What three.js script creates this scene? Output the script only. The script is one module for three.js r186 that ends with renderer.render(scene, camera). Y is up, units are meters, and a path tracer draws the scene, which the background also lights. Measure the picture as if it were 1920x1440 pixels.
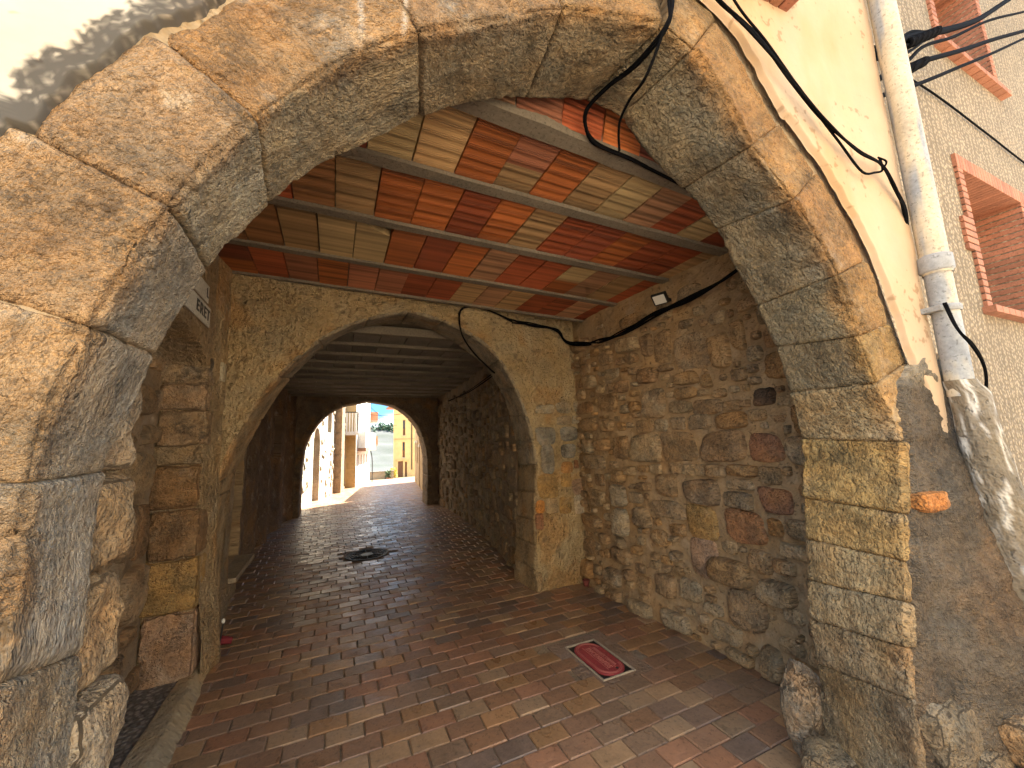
import * as THREE from 'three';
import { mergeGeometries, mergeVertices, toCreasedNormals } from 'three/addons/utils/BufferGeometryUtils.js';
import { RoundedBoxGeometry } from 'three/addons/geometries/RoundedBoxGeometry.js';
import { TextGeometry } from 'three/addons/geometries/TextGeometry.js';
import { FontLoader } from 'three/addons/loaders/FontLoader.js';
import { ImprovedNoise } from 'three/addons/math/ImprovedNoise.js';

// ------------------------------------------------------------------ camera, sky, sun, exposure
const scene = new THREE.Scene();
const camera = new THREE.PerspectiveCamera(2 * Math.atan(720 / 735) * 180 / Math.PI, 4 / 3, 0.05, 900);
{
  const yaw = 24.5 * Math.PI / 180, pitch = 8.3 * Math.PI / 180, roll = 2.2 * Math.PI / 180;
  const fw = new THREE.Vector3(Math.sin(yaw) * Math.cos(pitch), Math.sin(pitch), -Math.cos(yaw) * Math.cos(pitch));
  const r0 = new THREE.Vector3(Math.cos(yaw), 0, Math.sin(yaw)), u0 = new THREE.Vector3().crossVectors(r0, fw);
  camera.position.set(0, 1.6, 0);
  camera.up.copy(r0).multiplyScalar(Math.sin(roll)).addScaledVector(u0, Math.cos(roll));
  camera.lookAt(fw.add(camera.position));
  camera.updateMatrixWorld(true);
}
const SUN = new THREE.Vector3(0.52, 0.766, -0.373).normalize();
const PN = new ImprovedNoise();
const noise = (x, y, z) => PN.noise(x + 31.7, y + 17.3, z + 53.1);
const fbm = (x, y, z, o = 4) => { let a = 0.5, s = 0; for (let i = 0; i < o; i++) { s += a * noise(x, y, z); x = x * 2.03 + 7.1; y = y * 2.03 + 3.7; z = z * 2.03 + 5.3; a *= 0.5; } return s; };
const smooth = (a, b, x) => { x = Math.min(1, Math.max(0, (x - a) / (b - a))); return x * x * (3 - 2 * x); };
const mix = (a, b, t) => a + (b - a) * t;
const mix3 = (a, b, t) => [mix(a[0], b[0], t), mix(a[1], b[1], t), mix(a[2], b[2], t)];
{
  const W = 768, H = 384, d = new Float32Array(W * H * 4);
  for (let j = 0; j < H; j++) for (let i = 0; i < W; i++) {
    const el = ((j + 0.5) / H - 0.5) * Math.PI, az = ((i + 0.5) / W - 0.5) * 2 * Math.PI;
    const x = Math.cos(el) * Math.cos(az), y = Math.sin(el), z = Math.cos(el) * Math.sin(az);
    const h = Math.max(0, y), haze = Math.pow(1 - h, 5);
    let c = mix3([0.04, 0.11, 0.21], [0.065, 0.15, 0.22], haze);
    const g = Math.max(0, x * SUN.x + y * SUN.y + z * SUN.z), glow = 0.10 * Math.pow(g, 8) + 0.25 * Math.pow(g, 60);
    const q = 1.6 / (h + 0.22), n = fbm(x * q, z * q, y * q * 0.5 + 2, 5);
    const cl = smooth(-0.04, 0.26, n) * smooth(-0.02, 0.06, y) * 0.95;
    c = mix3(c, [0.62, 0.63, 0.64], cl);
    if (y < 0) c = mix3([0.065, 0.15, 0.22], [0.16, 0.13, 0.1], smooth(0, -0.1, y));
    const k = 4 * (j * W + i);
    d[k] = c[0] + glow; d[k + 1] = c[1] + glow * 0.95; d[k + 2] = c[2] + glow * 0.85; d[k + 3] = 1;
  }
  const sky = new THREE.DataTexture(d, W, H, THREE.RGBAFormat, THREE.FloatType);
  sky.mapping = THREE.EquirectangularReflectionMapping; sky.magFilter = sky.minFilter = THREE.LinearFilter; sky.needsUpdate = true;
  scene.background = sky; scene.environment = sky;
}
const sun = new THREE.DirectionalLight(new THREE.Color(1, 0.91, 0.76), 5);
sun.position.copy(SUN).multiplyScalar(60); sun.castShadow = true; sun.shadow.mapSize.set(4096, 4096);
Object.assign(sun.shadow.camera, { left: -40, right: 40, top: 40, bottom: -40, near: 1, far: 160 });
scene.add(sun, sun.target);
const renderer = new THREE.WebGLRenderer({ antialias: true });
renderer.toneMapping = THREE.LinearToneMapping;
renderer.toneMappingExposure = 8;
renderer.shadowMap.enabled = true;
renderer.setSize(1024, 768);

// ------------------------------------------------------------------ helpers
function rng(s) { return () => { s |= 0; s = s + 0x6D2B79F5 | 0; let t = Math.imul(s ^ s >>> 15, 1 | s); t = t + Math.imul(t ^ t >>> 7, 61 | t) ^ t; return ((t ^ t >>> 14) >>> 0) / 4294967296; }; }
const V = (x, y, z) => new THREE.Vector3(x, y, z);
const used = {};
const numbered = n => { const k = used[n] = (used[n] ?? -1) + 1; return k ? n + '_' + String(k).padStart(3, '0') : n; };
function tag(o, label, category, group, kind) { Object.assign(o.userData, { label, category }); if (group) o.userData.group = group; if (kind) o.userData.kind = kind; return o; }
function thing(name, label, category, at = [0, 0, 0], group) { const o = new THREE.Group(); o.name = numbered(name); o.position.set(...at); scene.add(o); return tag(o, label, category, group); }
function structure(o, name) { o.name = numbered(name); o.userData.kind = 'structure'; scene.add(o); return o; }
// geometry is given in world coordinates; the mesh is hung under its parent
function part(name, geo, mat, parent, label) {
  const m = new THREE.Mesh(geo, mat); m.name = name; m.castShadow = m.receiveShadow = true;
  if (parent) { const p = V(0, 0, 0); for (let q = parent; q && q !== scene; q = q.parent) p.add(q.position); m.position.copy(p.negate()); parent.add(m); } else scene.add(m);
  if (label) m.userData.label = label;
  return m;
}
function single(name, geo, mat, label, category, group) { const m = part(numbered(name), geo, mat); return tag(m, label, category, group); }
// a grid surface: fn(s, t) -> [x, y, z, u, v, r, g, b]
function grid(nu, nv, fn, flip) {
  const pos = [], uv = [], col = [], idx = []; let hasC = false;
  for (let j = 0; j <= nv; j++) for (let i = 0; i <= nu; i++) {
    const p = fn(i / nu, j / nv, i, j); pos.push(p[0], p[1], p[2]); uv.push(p[3] ?? 0, p[4] ?? 0);
    if (p.length > 5) { hasC = true; col.push(p[5], p[6], p[7]); }
  }
  for (let j = 0; j < nv; j++) for (let i = 0; i < nu; i++) {
    const a = j * (nu + 1) + i, b = a + 1, c = a + nu + 1, d = c + 1;
    flip ? idx.push(a, c, b, b, c, d) : idx.push(a, b, c, b, d, c);
  }
  const g = new THREE.BufferGeometry();
  g.setAttribute('position', new THREE.Float32BufferAttribute(pos, 3)); g.setAttribute('uv', new THREE.Float32BufferAttribute(uv, 2));
  if (hasC) g.setAttribute('color', new THREE.Float32BufferAttribute(col, 3));
  g.setIndex(idx); g.computeVertexNormals(); return g;
}
// uv in metres from the dominant axis of each face
function boxUV(g, k = 1, off = 0) {
  g = g.index ? g.toNonIndexed() : g; const p = g.attributes.position, uv = new Float32Array(p.count * 2), a = V(), b = V(), c = V(), n = V();
  for (let i = 0; i < p.count; i += 3) {
    a.fromBufferAttribute(p, i); b.fromBufferAttribute(p, i + 1); c.fromBufferAttribute(p, i + 2);
    n.subVectors(b, a).cross(V().subVectors(c, a)); const ax = Math.abs(n.x), ay = Math.abs(n.y), az = Math.abs(n.z);
    [a, b, c].forEach((q, m) => { const [s, t] = ax >= ay && ax >= az ? [q.z, q.y] : ay >= az ? [q.x, q.z] : [q.x, q.y]; uv[2 * (i + m)] = s * k + off; uv[2 * (i + m) + 1] = t * k + off * 1.7; });
  }
  g.setAttribute('uv', new THREE.BufferAttribute(uv, 2)); return g;
}
const box = (x0, x1, y0, y1, z0, z1) => boxUV(new THREE.BoxGeometry(x1 - x0, y1 - y0, z1 - z0).translate((x0 + x1) / 2, (y0 + y1) / 2, (z0 + z1) / 2));
function bevBox(x0, x1, y0, y1, z0, z1, r = 0.006) { return boxUV(new RoundedBoxGeometry(Math.abs(x1 - x0), Math.abs(y1 - y0), Math.abs(z1 - z0), 1, r).translate((x0 + x1) / 2, (y0 + y1) / 2, (z0 + z1) / 2)); }
// chamfered brick without a bottom face, 28 triangles; local: x length, y up (top at 0), z width
function brickGeo(l, h, w, c, tilt = [0, 0, 0, 0]) {
  const X = l / 2, Z = w / 2, x = X - c, z = Z - c, P = [[-x, tilt[0], -z], [x, tilt[1], -z], [x, tilt[2], z], [-x, tilt[3], z], [-X, -c, -Z], [X, -c, -Z], [X, -c, Z], [-X, -c, Z], [-X, -h, -Z], [X, -h, -Z], [X, -h, Z], [-X, -h, Z]];
  const F = [[0, 3, 2, 1]]; for (let i = 0; i < 4; i++) { const k = (i + 1) % 4; F.push([i, k, 4 + k, 4 + i], [4 + i, 4 + k, 8 + k, 8 + i]); }
  const pos = []; for (const f of F) for (const i of [0, 1, 2, 0, 2, 3]) pos.push(...P[f[i]]);
  const g = new THREE.BufferGeometry(); g.setAttribute('position', new THREE.Float32BufferAttribute(pos, 3)); g.computeVertexNormals(); return boxUV(g);
}
// irregular boulder / dressed block with rounded corners
function rock(cx, cy, cz, w, h, d, seed, amp = 0.02, e = 4, seg = 10) {
  let g = new THREE.BoxGeometry(2, 2, 2, seg, seg, seg); g.deleteAttribute('uv'); g.deleteAttribute('normal'); g = mergeVertices(g, 1e-4); const p = g.attributes.position;
  for (let i = 0; i < p.count; i++) {
    let x = p.getX(i), y = p.getY(i), z = p.getZ(i); const m = Math.pow(Math.abs(x) ** e + Math.abs(y) ** e + Math.abs(z) ** e, 1 / e); x /= m; y /= m; z /= m;
    const X = x * w / 2, Y = y * h / 2, Z = z * d / 2, f = 1 + (fbm(X * 7 + seed, Y * 7, Z * 7 - seed, 4) * 2 * amp + fbm(X * 26, Y * 26 + seed, Z * 26, 2) * amp * 0.3) / (0.5 * Math.min(w, h, d));
    p.setXYZ(i, cx + X * f, cy + Y * f, cz + Z * f);
  }
  g.computeVertexNormals(); const nn = g.attributes.normal, uv = [];
  for (let i = 0; i < p.count; i++) { const ax = Math.abs(nn.getX(i)), ay = Math.abs(nn.getY(i)), az = Math.abs(nn.getZ(i)); uv.push(...(ax >= ay && ax >= az ? [p.getZ(i) + seed, p.getY(i)] : ay >= az ? [p.getX(i) + seed, p.getZ(i)] : [p.getX(i) + seed, p.getY(i)])); }
  g.setAttribute('uv', new THREE.Float32BufferAttribute(uv, 2)); return g;
}
function paint(g, fn) { const p = g.attributes.position, c = new Float32Array(p.count * 3); for (let i = 0; i < p.count; i++) c.set(fn(p.getX(i), p.getY(i), p.getZ(i), i), 3 * i); g.setAttribute('color', new THREE.BufferAttribute(c, 3)); return g; }
const flat = (g, c) => paint(g, () => c);
const bare = g => { for (const k of Object.keys(g.attributes)) if (!['position', 'normal', 'uv', 'color'].includes(k)) g.deleteAttribute(k); return g.index ? g.toNonIndexed() : g; };
const merge = gs => mergeGeometries(gs.map(bare));
function tube(pts, r, seg = 0, rad = 7) { const c = new THREE.CatmullRomCurve3(pts.map(p => V(...p)), false, 'centripetal'); return new THREE.TubeGeometry(c, seg || pts.length * 8, r, rad, false); }

// ------------------------------------------------------------------ textures (colour, grain and fine relief)
function tperlin(n, seed) { // periodic gradient noise on an n x n lattice
  const r = rng(seed), gx = new Float32Array(n * n), gy = new Float32Array(n * n);
  for (let i = 0; i < n * n; i++) { const a = r() * 6.2832; gx[i] = Math.cos(a); gy[i] = Math.sin(a); }
  return (u, v) => {
    const x = u * n, y = v * n, i = Math.floor(x), j = Math.floor(y), fx = x - i, fy = y - j, i0 = ((i % n) + n) % n, i1 = (i0 + 1) % n, j0 = ((j % n) + n) % n, j1 = (j0 + 1) % n;
    const sx = fx * fx * fx * (fx * (fx * 6 - 15) + 10), sy = fy * fy * fy * (fy * (fy * 6 - 15) + 10);
    const d = (a, b, p, q) => gx[b * n + a] * p + gy[b * n + a] * q;
    return 1.5 * mix(mix(d(i0, j0, fx, fy), d(i1, j0, fx - 1, fy), sx), mix(d(i0, j1, fx, fy - 1), d(i1, j1, fx - 1, fy - 1), sx), sy);
  };
}
function tfbm(n, o, seed, gain = 0.55) { const L = []; for (let i = 0; i < o; i++) L.push(tperlin(n << i, seed + i * 13)); const S = 1024, F = new Float32Array(S * S); // sampled once, then looked up
  for (let j = 0, k = 0; j < S; j++) for (let i = 0; i < S; i++, k++) { let s = 0, a = 1; for (const f of L) { s += a * f((i + 0.5) / S, (j + 0.5) / S); a *= gain; } F[k] = s; }
  return (u, v) => F[(Math.floor(v * S) & 1023) * S + (Math.floor(u * S) & 1023)]; }
function tcell(n, seed) { // periodic cells: distance to the nearest and second nearest point
  const r = rng(seed), px = [], py = []; for (let i = 0; i < n * n; i++) { px.push(r()); py.push(r()); }
  return (u, v) => {
    const x = u * n, y = v * n, i = Math.floor(x), j = Math.floor(y); let a = 9, b = 9, id = 0;
    for (let q = -1; q < 2; q++) for (let p = -1; p < 2; p++) { const k = (((j + q) % n + n) % n) * n + ((i + p) % n + n) % n, dx = i + p + px[k] - x, dy = j + q + py[k] - y, d = Math.sqrt(dx * dx + dy * dy); if (d < a) { b = a; a = d; id = k; } else if (d < b) b = d; }
    return [a, b, id];
  };
}
function tex(size, metres, srgb, fn, h = size, metresV = metres) {
  const d = new Uint8Array(size * h * 4);
  for (let j = 0; j < h; j++) for (let i = 0; i < size; i++) {
    let c = fn((i + 0.5) / size, (j + 0.5) / h); if (typeof c === 'number') c = [c, c, c];
    for (let k = 0; k < 3; k++) { let x = Math.min(1, Math.max(0, c[k])); if (srgb) x = x <= 0.0031308 ? 12.92 * x : 1.055 * Math.pow(x, 1 / 2.4) - 0.055; d[4 * (j * size + i) + k] = x * 255; }
    d[4 * (j * size + i) + 3] = 255;
  }
  const t = new THREE.DataTexture(d, size, h); t.wrapS = t.wrapT = THREE.RepeatWrapping; t.magFilter = THREE.LinearFilter; t.minFilter = THREE.LinearMipmapLinearFilter; t.generateMipmaps = true;
  if (srgb) t.colorSpace = THREE.SRGBColorSpace; t.repeat.set(1 / metres, 1 / metresV); t.needsUpdate = true; return t;
}
const T = {};
{
  const a = tfbm(4, 7, 1, 0.62), b = tfbm(6, 6, 50, 0.6), f = tfbm(24, 4, 90, 0.7), h = tfbm(64, 3, 95, 0.7), k1 = tfbm(30, 4, 140, 0.72);
  // weathered sandstone: mottles, dark pits, pale flecks of lime
  T.rock = tex(1024, 0.9, true, (u, v) => {
    const m = 0.74 + 0.24 * a(u, v) + 0.18 * f(u, v), wr = b(u, v), pit = smooth(0.35, 0.8, h(v, u) + 0.25 * a(v, u)), fl = smooth(0.36, 0.62, b(v + 0.3, u) * 0.45 + h(u + 0.37, v) * 0.75);
    let k = [m * (1 + 0.1 * wr), m * (1 + 0.015 * wr), m * (1 - 0.1 * wr)]; k = k.map(x => x * (1 - 0.34 * pit)); return mix3(k, [1, 0.93, 0.8], fl * 0.75);
  });
  T.rockBump = tex(1024, 0.9, false, (u, v) => { const q = h(v, u) + 0.25 * a(v, u); return 0.55 + 0.2 * a(u, v) + 0.2 * f(u, v) + 0.1 * h(u, v) - 0.3 * smooth(0.3, 0.8, q); });
  // hammered, lumpy dressing of the intrados
  T.lump = tex(1024, 0.6, false, (u, v) => { const n = k1(u, v); return 0.62 + 0.3 * n - 0.28 * smooth(0.15, 0.75, k1(v, u)) + 0.08 * a(u, v); });
}
{
  const a = tfbm(3, 7, 201, 0.6), c = tcell(36, 11), d = tcell(80, 12), f = tfbm(40, 3, 230, 0.7), b = tfbm(5, 4, 260);
  // pebble-dash render
  T.dash = tex(1024, 1.1, true, (u, v) => { const [p, , id] = c(u, v), m = 0.72 + 0.12 * a(u, v), g = ((id * 7919) % 97) / 97; const s = smooth(0.55, 0.2, p) * (g > 0.3 ? 1 : 0); let k = [m, m * (0.98 + 0.02 * g), m * (0.94 + 0.06 * g)]; k = k.map(x => x * mix(0.62, 0.95 + 0.3 * g, s)); return k; });
  T.dashBump = tex(1024, 1.1, false, (u, v) => { const [p] = c(u, v), [q] = d(u, v); return 0.2 + 0.6 * smooth(0.75, 0.1, p) + 0.15 * smooth(0.7, 0.1, q) + 0.1 * f(u, v); });
  // rough lime stucco
  T.stucco = tex(1024, 1.6, true, (u, v) => { const n = a(u, v), g = f(u, v), y = b(u, v), pit = smooth(0.5, 0.95, f(v, u) * 0.9 + a(v, u) * 0.25); const m = 0.76 + 0.16 * n + 0.08 * g; return [m * (1 + 0.06 * y), m, m * (1 - 0.12 * y)].map(x => x * (1 - 0.35 * pit)); });
  T.stuccoBump = tex(1024, 1.6, false, (u, v) => 0.5 + 0.25 * a(u, v) + 0.22 * f(u, v) + 0.12 * b(u, v) - 0.3 * smooth(0.5, 0.95, f(v, u) * 0.9 + a(v, u) * 0.25));
  // smooth painted plaster with faint stains
  T.plaster = tex(1024, 2.3, true, (u, v) => { const n = a(u, v), y = b(u, v), sp = smooth(0.5, 0.75, f(u, v) * 0.6 + a(v, u) * 0.6), m = 0.85 + 0.07 * n; return [m * (1 + 0.02 * y), m * (1 - 0.02 * y), m * (1 - 0.09 * y)].map((x, i) => x * (1 - [0.3, 0.36, 0.42][i] * sp)); });
  T.plasterBump = tex(1024, 2.3, false, (u, v) => 0.5 + 0.3 * a(u, v) + 0.08 * f(u, v));
}
{
  const a = tfbm(3, 6, 301, 0.6), b = tfbm(4, 4, 320), f = tfbm(40, 3, 340, 0.75);
  // clay pavers: dusty, worn patches
  T.paver = tex(1024, 1.3, true, (u, v) => { const n = a(u, v), g = f(u, v), d = smooth(0.15, 0.65, b(u, v) + 0.4 * n), m = 0.74 + 0.14 * n + 0.1 * g; let k = [m, m, m]; k = mix3(k, [0.9, 0.84, 0.76], d * 0.45); const p = smooth(0.55, 0.85, f(v, u) + 0.3 * a(v, u)); return k.map(x => x * (1 - 0.3 * p)); });
  T.paverBump = tex(1024, 1.3, false, (u, v) => 0.5 + 0.22 * a(u, v) + 0.2 * f(u, v));
  T.paverRough = tex(512, 1.3, false, (u, v) => 0.55 + 0.2 * b(u, v) + 0.1 * a(u, v));
  T.conc = tex(512, 0.8, true, (u, v) => { const m = 0.78 + 0.12 * a(u, v) + 0.1 * f(u, v), p = smooth(0.6, 0.85, f(v, u)); return [m, m * 0.99, m * 0.97].map(x => x * (1 - 0.4 * p)); });
  T.concBump = tex(512, 0.8, false, (u, v) => 0.5 + 0.15 * a(u, v) + 0.25 * f(u, v));
}
{
  // hollow clay ceiling tile: one tile covers u 0..1 (across), v 0..1 (span); kiln bands and pressed ribs run across
  const a = tfbm(2, 5, 401), b = tfbm(4, 5, 420), r = rng(5), bands = []; for (let i = 0; i < 256; i++) bands.push(r());
  const band = (t, n) => { const x = t * n, i = Math.floor(x), f = x - i, s = f * f * (3 - 2 * f); return mix(bands[i & 255], bands[(i + 1) & 255], s); };
  T.tile = tex(1024, 4, true, (u, v) => { const q = v + 0.002 * b(u, v), t = band(q, 131) * 0.45 + band(q + 0.31, 47) * 0.55, n = a(u, v), m = 0.66 + 0.75 * (t - 0.5) + 0.16 * n + 0.08 * b(v, u), wsh = smooth(0.35, 0.75, a(v, u) + 0.3 * b(u, v)); return mix3([m * 1.04, m, m * 0.93], [0.95, 0.9, 0.8], wsh * 0.35); }, 1024, 3);
  T.tileBump = tex(256, 0.6, false, (u, v) => { const x = v * 36, f = x - Math.floor(x); return 0.85 - 0.8 * smooth(0.28, 0.06, Math.min(f, 1 - f)) + 0.05 * a(u, v); }, 1024, 0.6);
}
const mats = {};
function mat(name, o) { const m = new THREE.MeshStandardMaterial({ roughness: 0.95, metalness: 0, ...o }); m.name = name; return mats[name] = m; }
const C = (r, g, b) => new THREE.Color().setRGB(r, g, b);
const M = {
  rock: mat('sandstone', { vertexColors: true, map: T.rock, bumpMap: T.rockBump, bumpScale: 0.02 }),
  tooled: mat('hammered_sandstone', { vertexColors: true, map: T.rock, bumpMap: T.lump, bumpScale: 0.022 }),
  mortar: mat('mortar', { vertexColors: true, map: T.stucco, bumpMap: T.stuccoBump, bumpScale: 0.014 }),
  stucco: mat('rough_stucco', { vertexColors: true, map: T.stucco, bumpMap: T.stuccoBump, bumpScale: 0.045 }),
  coarse: mat('coarse_mortar', { vertexColors: true, map: T.rock, bumpMap: T.lump, bumpScale: 0.03 }),
  dash: mat('pebble_dash', { vertexColors: true, map: T.dash, bumpMap: T.dashBump, bumpScale: 0.012 }),
  plaster: mat('lime_plaster', { vertexColors: true, map: T.plaster, bumpMap: T.plasterBump, bumpScale: 0.006 }),
  paver: mat('clay_pavers', { vertexColors: true, map: T.paver, bumpMap: T.paverBump, bumpScale: 0.003, roughness: 0.75, roughnessMap: T.paverRough }),
  tile: mat('clay_ceiling_tile', { vertexColors: true, map: T.tile, bumpMap: T.tileBump, bumpScale: 0.003, roughness: 0.7 }),
  conc: mat('concrete', { color: C(0.26, 0.22, 0.17), map: T.conc, bumpMap: T.concBump, bumpScale: 0.004 }),
  block: mat('concrete_block', { vertexColors: true, map: T.conc, bumpMap: T.concBump, bumpScale: 0.004 }),
  pebble: mat('exposed_aggregate', { vertexColors: true, map: T.dash, bumpMap: T.dashBump, bumpScale: 0.01 }),
  cable: Object.assign(new THREE.MeshPhysicalMaterial({ color: C(0.006, 0.006, 0.007), roughness: 0.8, specularIntensity: 0.06 }), { name: 'black_cable' }),
  brick: mat('red_brick', { vertexColors: true, map: T.conc, bumpMap: T.concBump, bumpScale: 0.003, roughness: 0.9 }),
  zinc: mat('painted_zinc_pipe', { vertexColors: true, map: T.conc, bumpMap: T.concBump, bumpScale: 0.001, roughness: 0.55 }),
  wood: mat('brown_wood', { color: C(0.2, 0.09, 0.035), map: T.conc, roughness: 0.7 }),
  glass: mat('dark_window_glass', { color: C(0.02, 0.025, 0.03), roughness: 0.08 }),
  white: mat('white_paint', { color: C(0.75, 0.74, 0.7), roughness: 0.6 }),
  iron: mat('dark_iron', { color: C(0.05, 0.045, 0.04), roughness: 0.6, metalness: 0.6, map: T.conc, bumpMap: T.concBump, bumpScale: 0.003 }),
  redIron: mat('red_painted_iron', { color: C(0.42, 0.06, 0.065), roughness: 0.65, map: T.conc }), wornRed: mat('worn_red_relief', { color: C(0.62, 0.2, 0.17), roughness: 0.65, map: T.conc }),
  black: mat('black_plastic', { color: C(0.015, 0.015, 0.015), roughness: 0.5 }),
};
// colour of natural stone: iron-brown clouds, dark lichen, pale lime, each with an outline of its own
const TAN = [0.52, 0.38, 0.22], GREYTAN = [0.5, 0.41, 0.28], ORANGE = [0.56, 0.29, 0.1], OCHRE = [0.54, 0.34, 0.13], BROWN = [0.36, 0.22, 0.11], GREY = [0.36, 0.33, 0.27], RED = [0.4, 0.2, 0.11], PALE = [0.66, 0.56, 0.41], PINK = [0.52, 0.34, 0.22];
function stoneColor(x, y, z, base, s, o = {}) {
  let c = base.slice(); const n = fbm(x * 3 + s, y * 3, z * 3 - s, 4), k = fbm(x * 8 - s, y * 8, z * 8 + s, 3), e = 0.35 * fbm(x * 34, y * 34 + s, z * 34, 2);
  c = c.map(v => v * (1 + 0.35 * n + 0.25 * k));
  c = mix3(c, o.iron ?? ORANGE, smooth(0.05, 0.35, fbm(x * 2.3 + 9 + s, y * 2.3, z * 2.3, 4) + e * 0.5) * (o.ironK ?? 0.5));
  c = mix3(c, [0.07, 0.06, 0.05], smooth(0.14, 0.42, fbm(x * 4 + 40, y * 4 + s, z * 4, 4) + e) * (o.dark ?? 0.35));
  c = mix3(c, [0.72, 0.64, 0.5], smooth(0.16, 0.42, fbm(x * 5 + 80, y * 5 - s, z * 5, 4) - e) * (o.lime ?? 0.2));
  return c.map(v => Math.max(0.01, v));
}
// ------------------------------------------------------------------ ground and paving
const gy = z => { const d = -12.5 - z; return d <= 0 ? 0 : d < 9.5 ? -0.042 * d : -0.4 - 0.064 * (Math.min(d, 48) - 9.5); };
{
  const zs = [260, 60, 20, 8, 2, -2, -6, -12.5, -15, -18, -22, -28, -34, -40, -47, -55, -60.5], xs = [-260, -60, -20, -8, -3, 0, 3, 8, 20, 60, 260];
  const g = grid(xs.length - 1, zs.length - 1, (s, t, i, j) => [xs[i], gy(zs[j]) - 0.03, zs[j], xs[i], zs[j], 0.56, 0.47, 0.36], true);
  structure(new THREE.Mesh(g, M.mortar), 'ground').receiveShadow = true;
  // terraced hillside across the valley, from the foot of the ground sheet to the skyline
  const hill = grid(120, 60, (s, t) => { const x = -120 + 260 * s, z = -60 - 190 * t, h = -3.1 + smooth(0.03, 0.55, t) * (13 + 5 * fbm(x * 0.02, 3, z * 0.02, 3)) + 1.6 * fbm(x * 0.08, 7, z * 0.08, 4) * smooth(0, 0.1, t), k = fbm(x * 0.2, 1, z * 0.2, 4); const c = mix3([0.06, 0.068, 0.07], [0.035, 0.048, 0.04], smooth(-0.1, 0.2, k)); return [x, h, z, x, z, ...c]; });
  structure(new THREE.Mesh(hill, M.mortar), 'hill').receiveShadow = true;
}
const pavement = structure(new THREE.Group(), 'pavement');
{
  const bed = grid(8, 60, (s, t) => { const x = -1.6 + 7.6 * s, z = 2 - 51 * t; return [x, gy(z) - 0.011, z, x, z, 0.36, 0.27, 0.18]; }, true);
  part('mortar_bed', bed, M.mortar, pavement);
  const R = rng(11), L = 0.207, P = 0.1335, cols = [[0.48, 0.27, 0.155], [0.44, 0.255, 0.16], [0.41, 0.265, 0.17], [0.55, 0.31, 0.155], [0.38, 0.25, 0.175], [0.5, 0.26, 0.155], [0.47, 0.315, 0.195], [0.42, 0.24, 0.145], [0.33, 0.23, 0.175], [0.53, 0.335, 0.19]];
  const variants = []; for (let v = 0; v < 30; v++) { const r = rng(100 + v), t = () => (r() - 0.5) * 0.005, c = cols[v % 10], k = 0.9 + 0.2 * r(); variants.push(flat(boxUV(brickGeo(L - 0.007, 0.03, P - 0.007, 0.005, [t(), t(), t(), t()]), 1, r() * 9), c.map(q => q * k * 0.82))); }
  const list = [], m = new THREE.Matrix4().multiplyMatrices(camera.projectionMatrix.makePerspective(-0.06531, 0.06531, 0.04898, -0.04898, 0.05, 900), camera.matrixWorldInverse), q = V();
  for (let r = 0; r < 365; r++) {
    const z = 1.6 - r * P, off = (r % 2) * 0.5 * L + (R() - 0.5) * 0.05, x1 = z > -12 ? 2.75 : 2.8 + 0.2 * (-12 - z);
    for (let x = -1.15 + off; x < x1; x += L) {
      const v = Math.floor(R() * 30), dy = (R() - 0.5) * 0.004, ry = (R() - 0.5) * 0.02, jx = (R() - 0.5) * 0.004;
      if (x > 1.56 && x < 2.06 && z > -2.95 && z < -2.33) continue;
      if (Math.hypot(x - 0.49, z + 6.57) < 0.4) continue;
      const y = gy(z) + dy; q.set(x, y, z); const d = q.distanceTo(camera.position); q.applyMatrix4(m);
      const seen = Math.abs(q.x) < 1.04 && q.y > -1.04 && q.y < 1 && z < -1.2 && x > -0.8 && x < 2.7;
      list.push({ x: x + jx, y, z, v, ry, score: seen ? 1 / (d * d * d) : 0 });
    }
  }
  list.sort((a, b) => b.score - a.score); const rest = [];
  list.forEach((b, i) => {
    if (i < 300) { const k = part('brick', variants[b.v], M.paver, pavement); k.position.set(b.x, b.y, b.z); k.rotation.y = b.ry; }
    else { const g = variants[b.v].clone(); g.rotateY(b.ry); g.translate(b.x, b.y, b.z); rest.push(g); }
  });
  const field = part('brick_field', merge(rest), M.paver, pavement); field.userData.kind = 'stuff'; field.userData.label = 'clay bricks of the farther paving';
}

// ------------------------------------------------------------------ stone arches
// F and B: the front and back edge of the intrados from the left foot over the crown to the right foot; joints: indices where two stones meet
function archCurve(pts, apex) {
  const a = new THREE.CatmullRomCurve3(pts.slice(0, apex + 1).map(p => V(...p)), false, 'centripetal'), b = new THREE.CatmullRomCurve3(pts.slice(apex).map(p => V(...p)), false, 'centripetal'), n = pts.length - 1;
  const at = (t, side) => (t < apex || (t === apex && side < 0)) ? a.getPoint(Math.min(1, Math.max(0, t / apex))) : b.getPoint(Math.min(1, (t - apex) / (n - apex)));
  const nrm = (t, side) => { const e = 0.08, p = at(Math.max(side > 0 && t <= apex + e && t >= apex ? apex : 0, t - e), side), q = at(Math.min(side < 0 && t >= apex - e && t <= apex ? apex : n, t + e), side), d = q.sub(p); const l = Math.hypot(d.x, d.y) || 1; return V(-d.y / l, d.x / l, 0); };
  return { at, nrm, n };
}
const frontX = (z0, k) => (x, y) => z0 + k * (x + 0.5);
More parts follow.
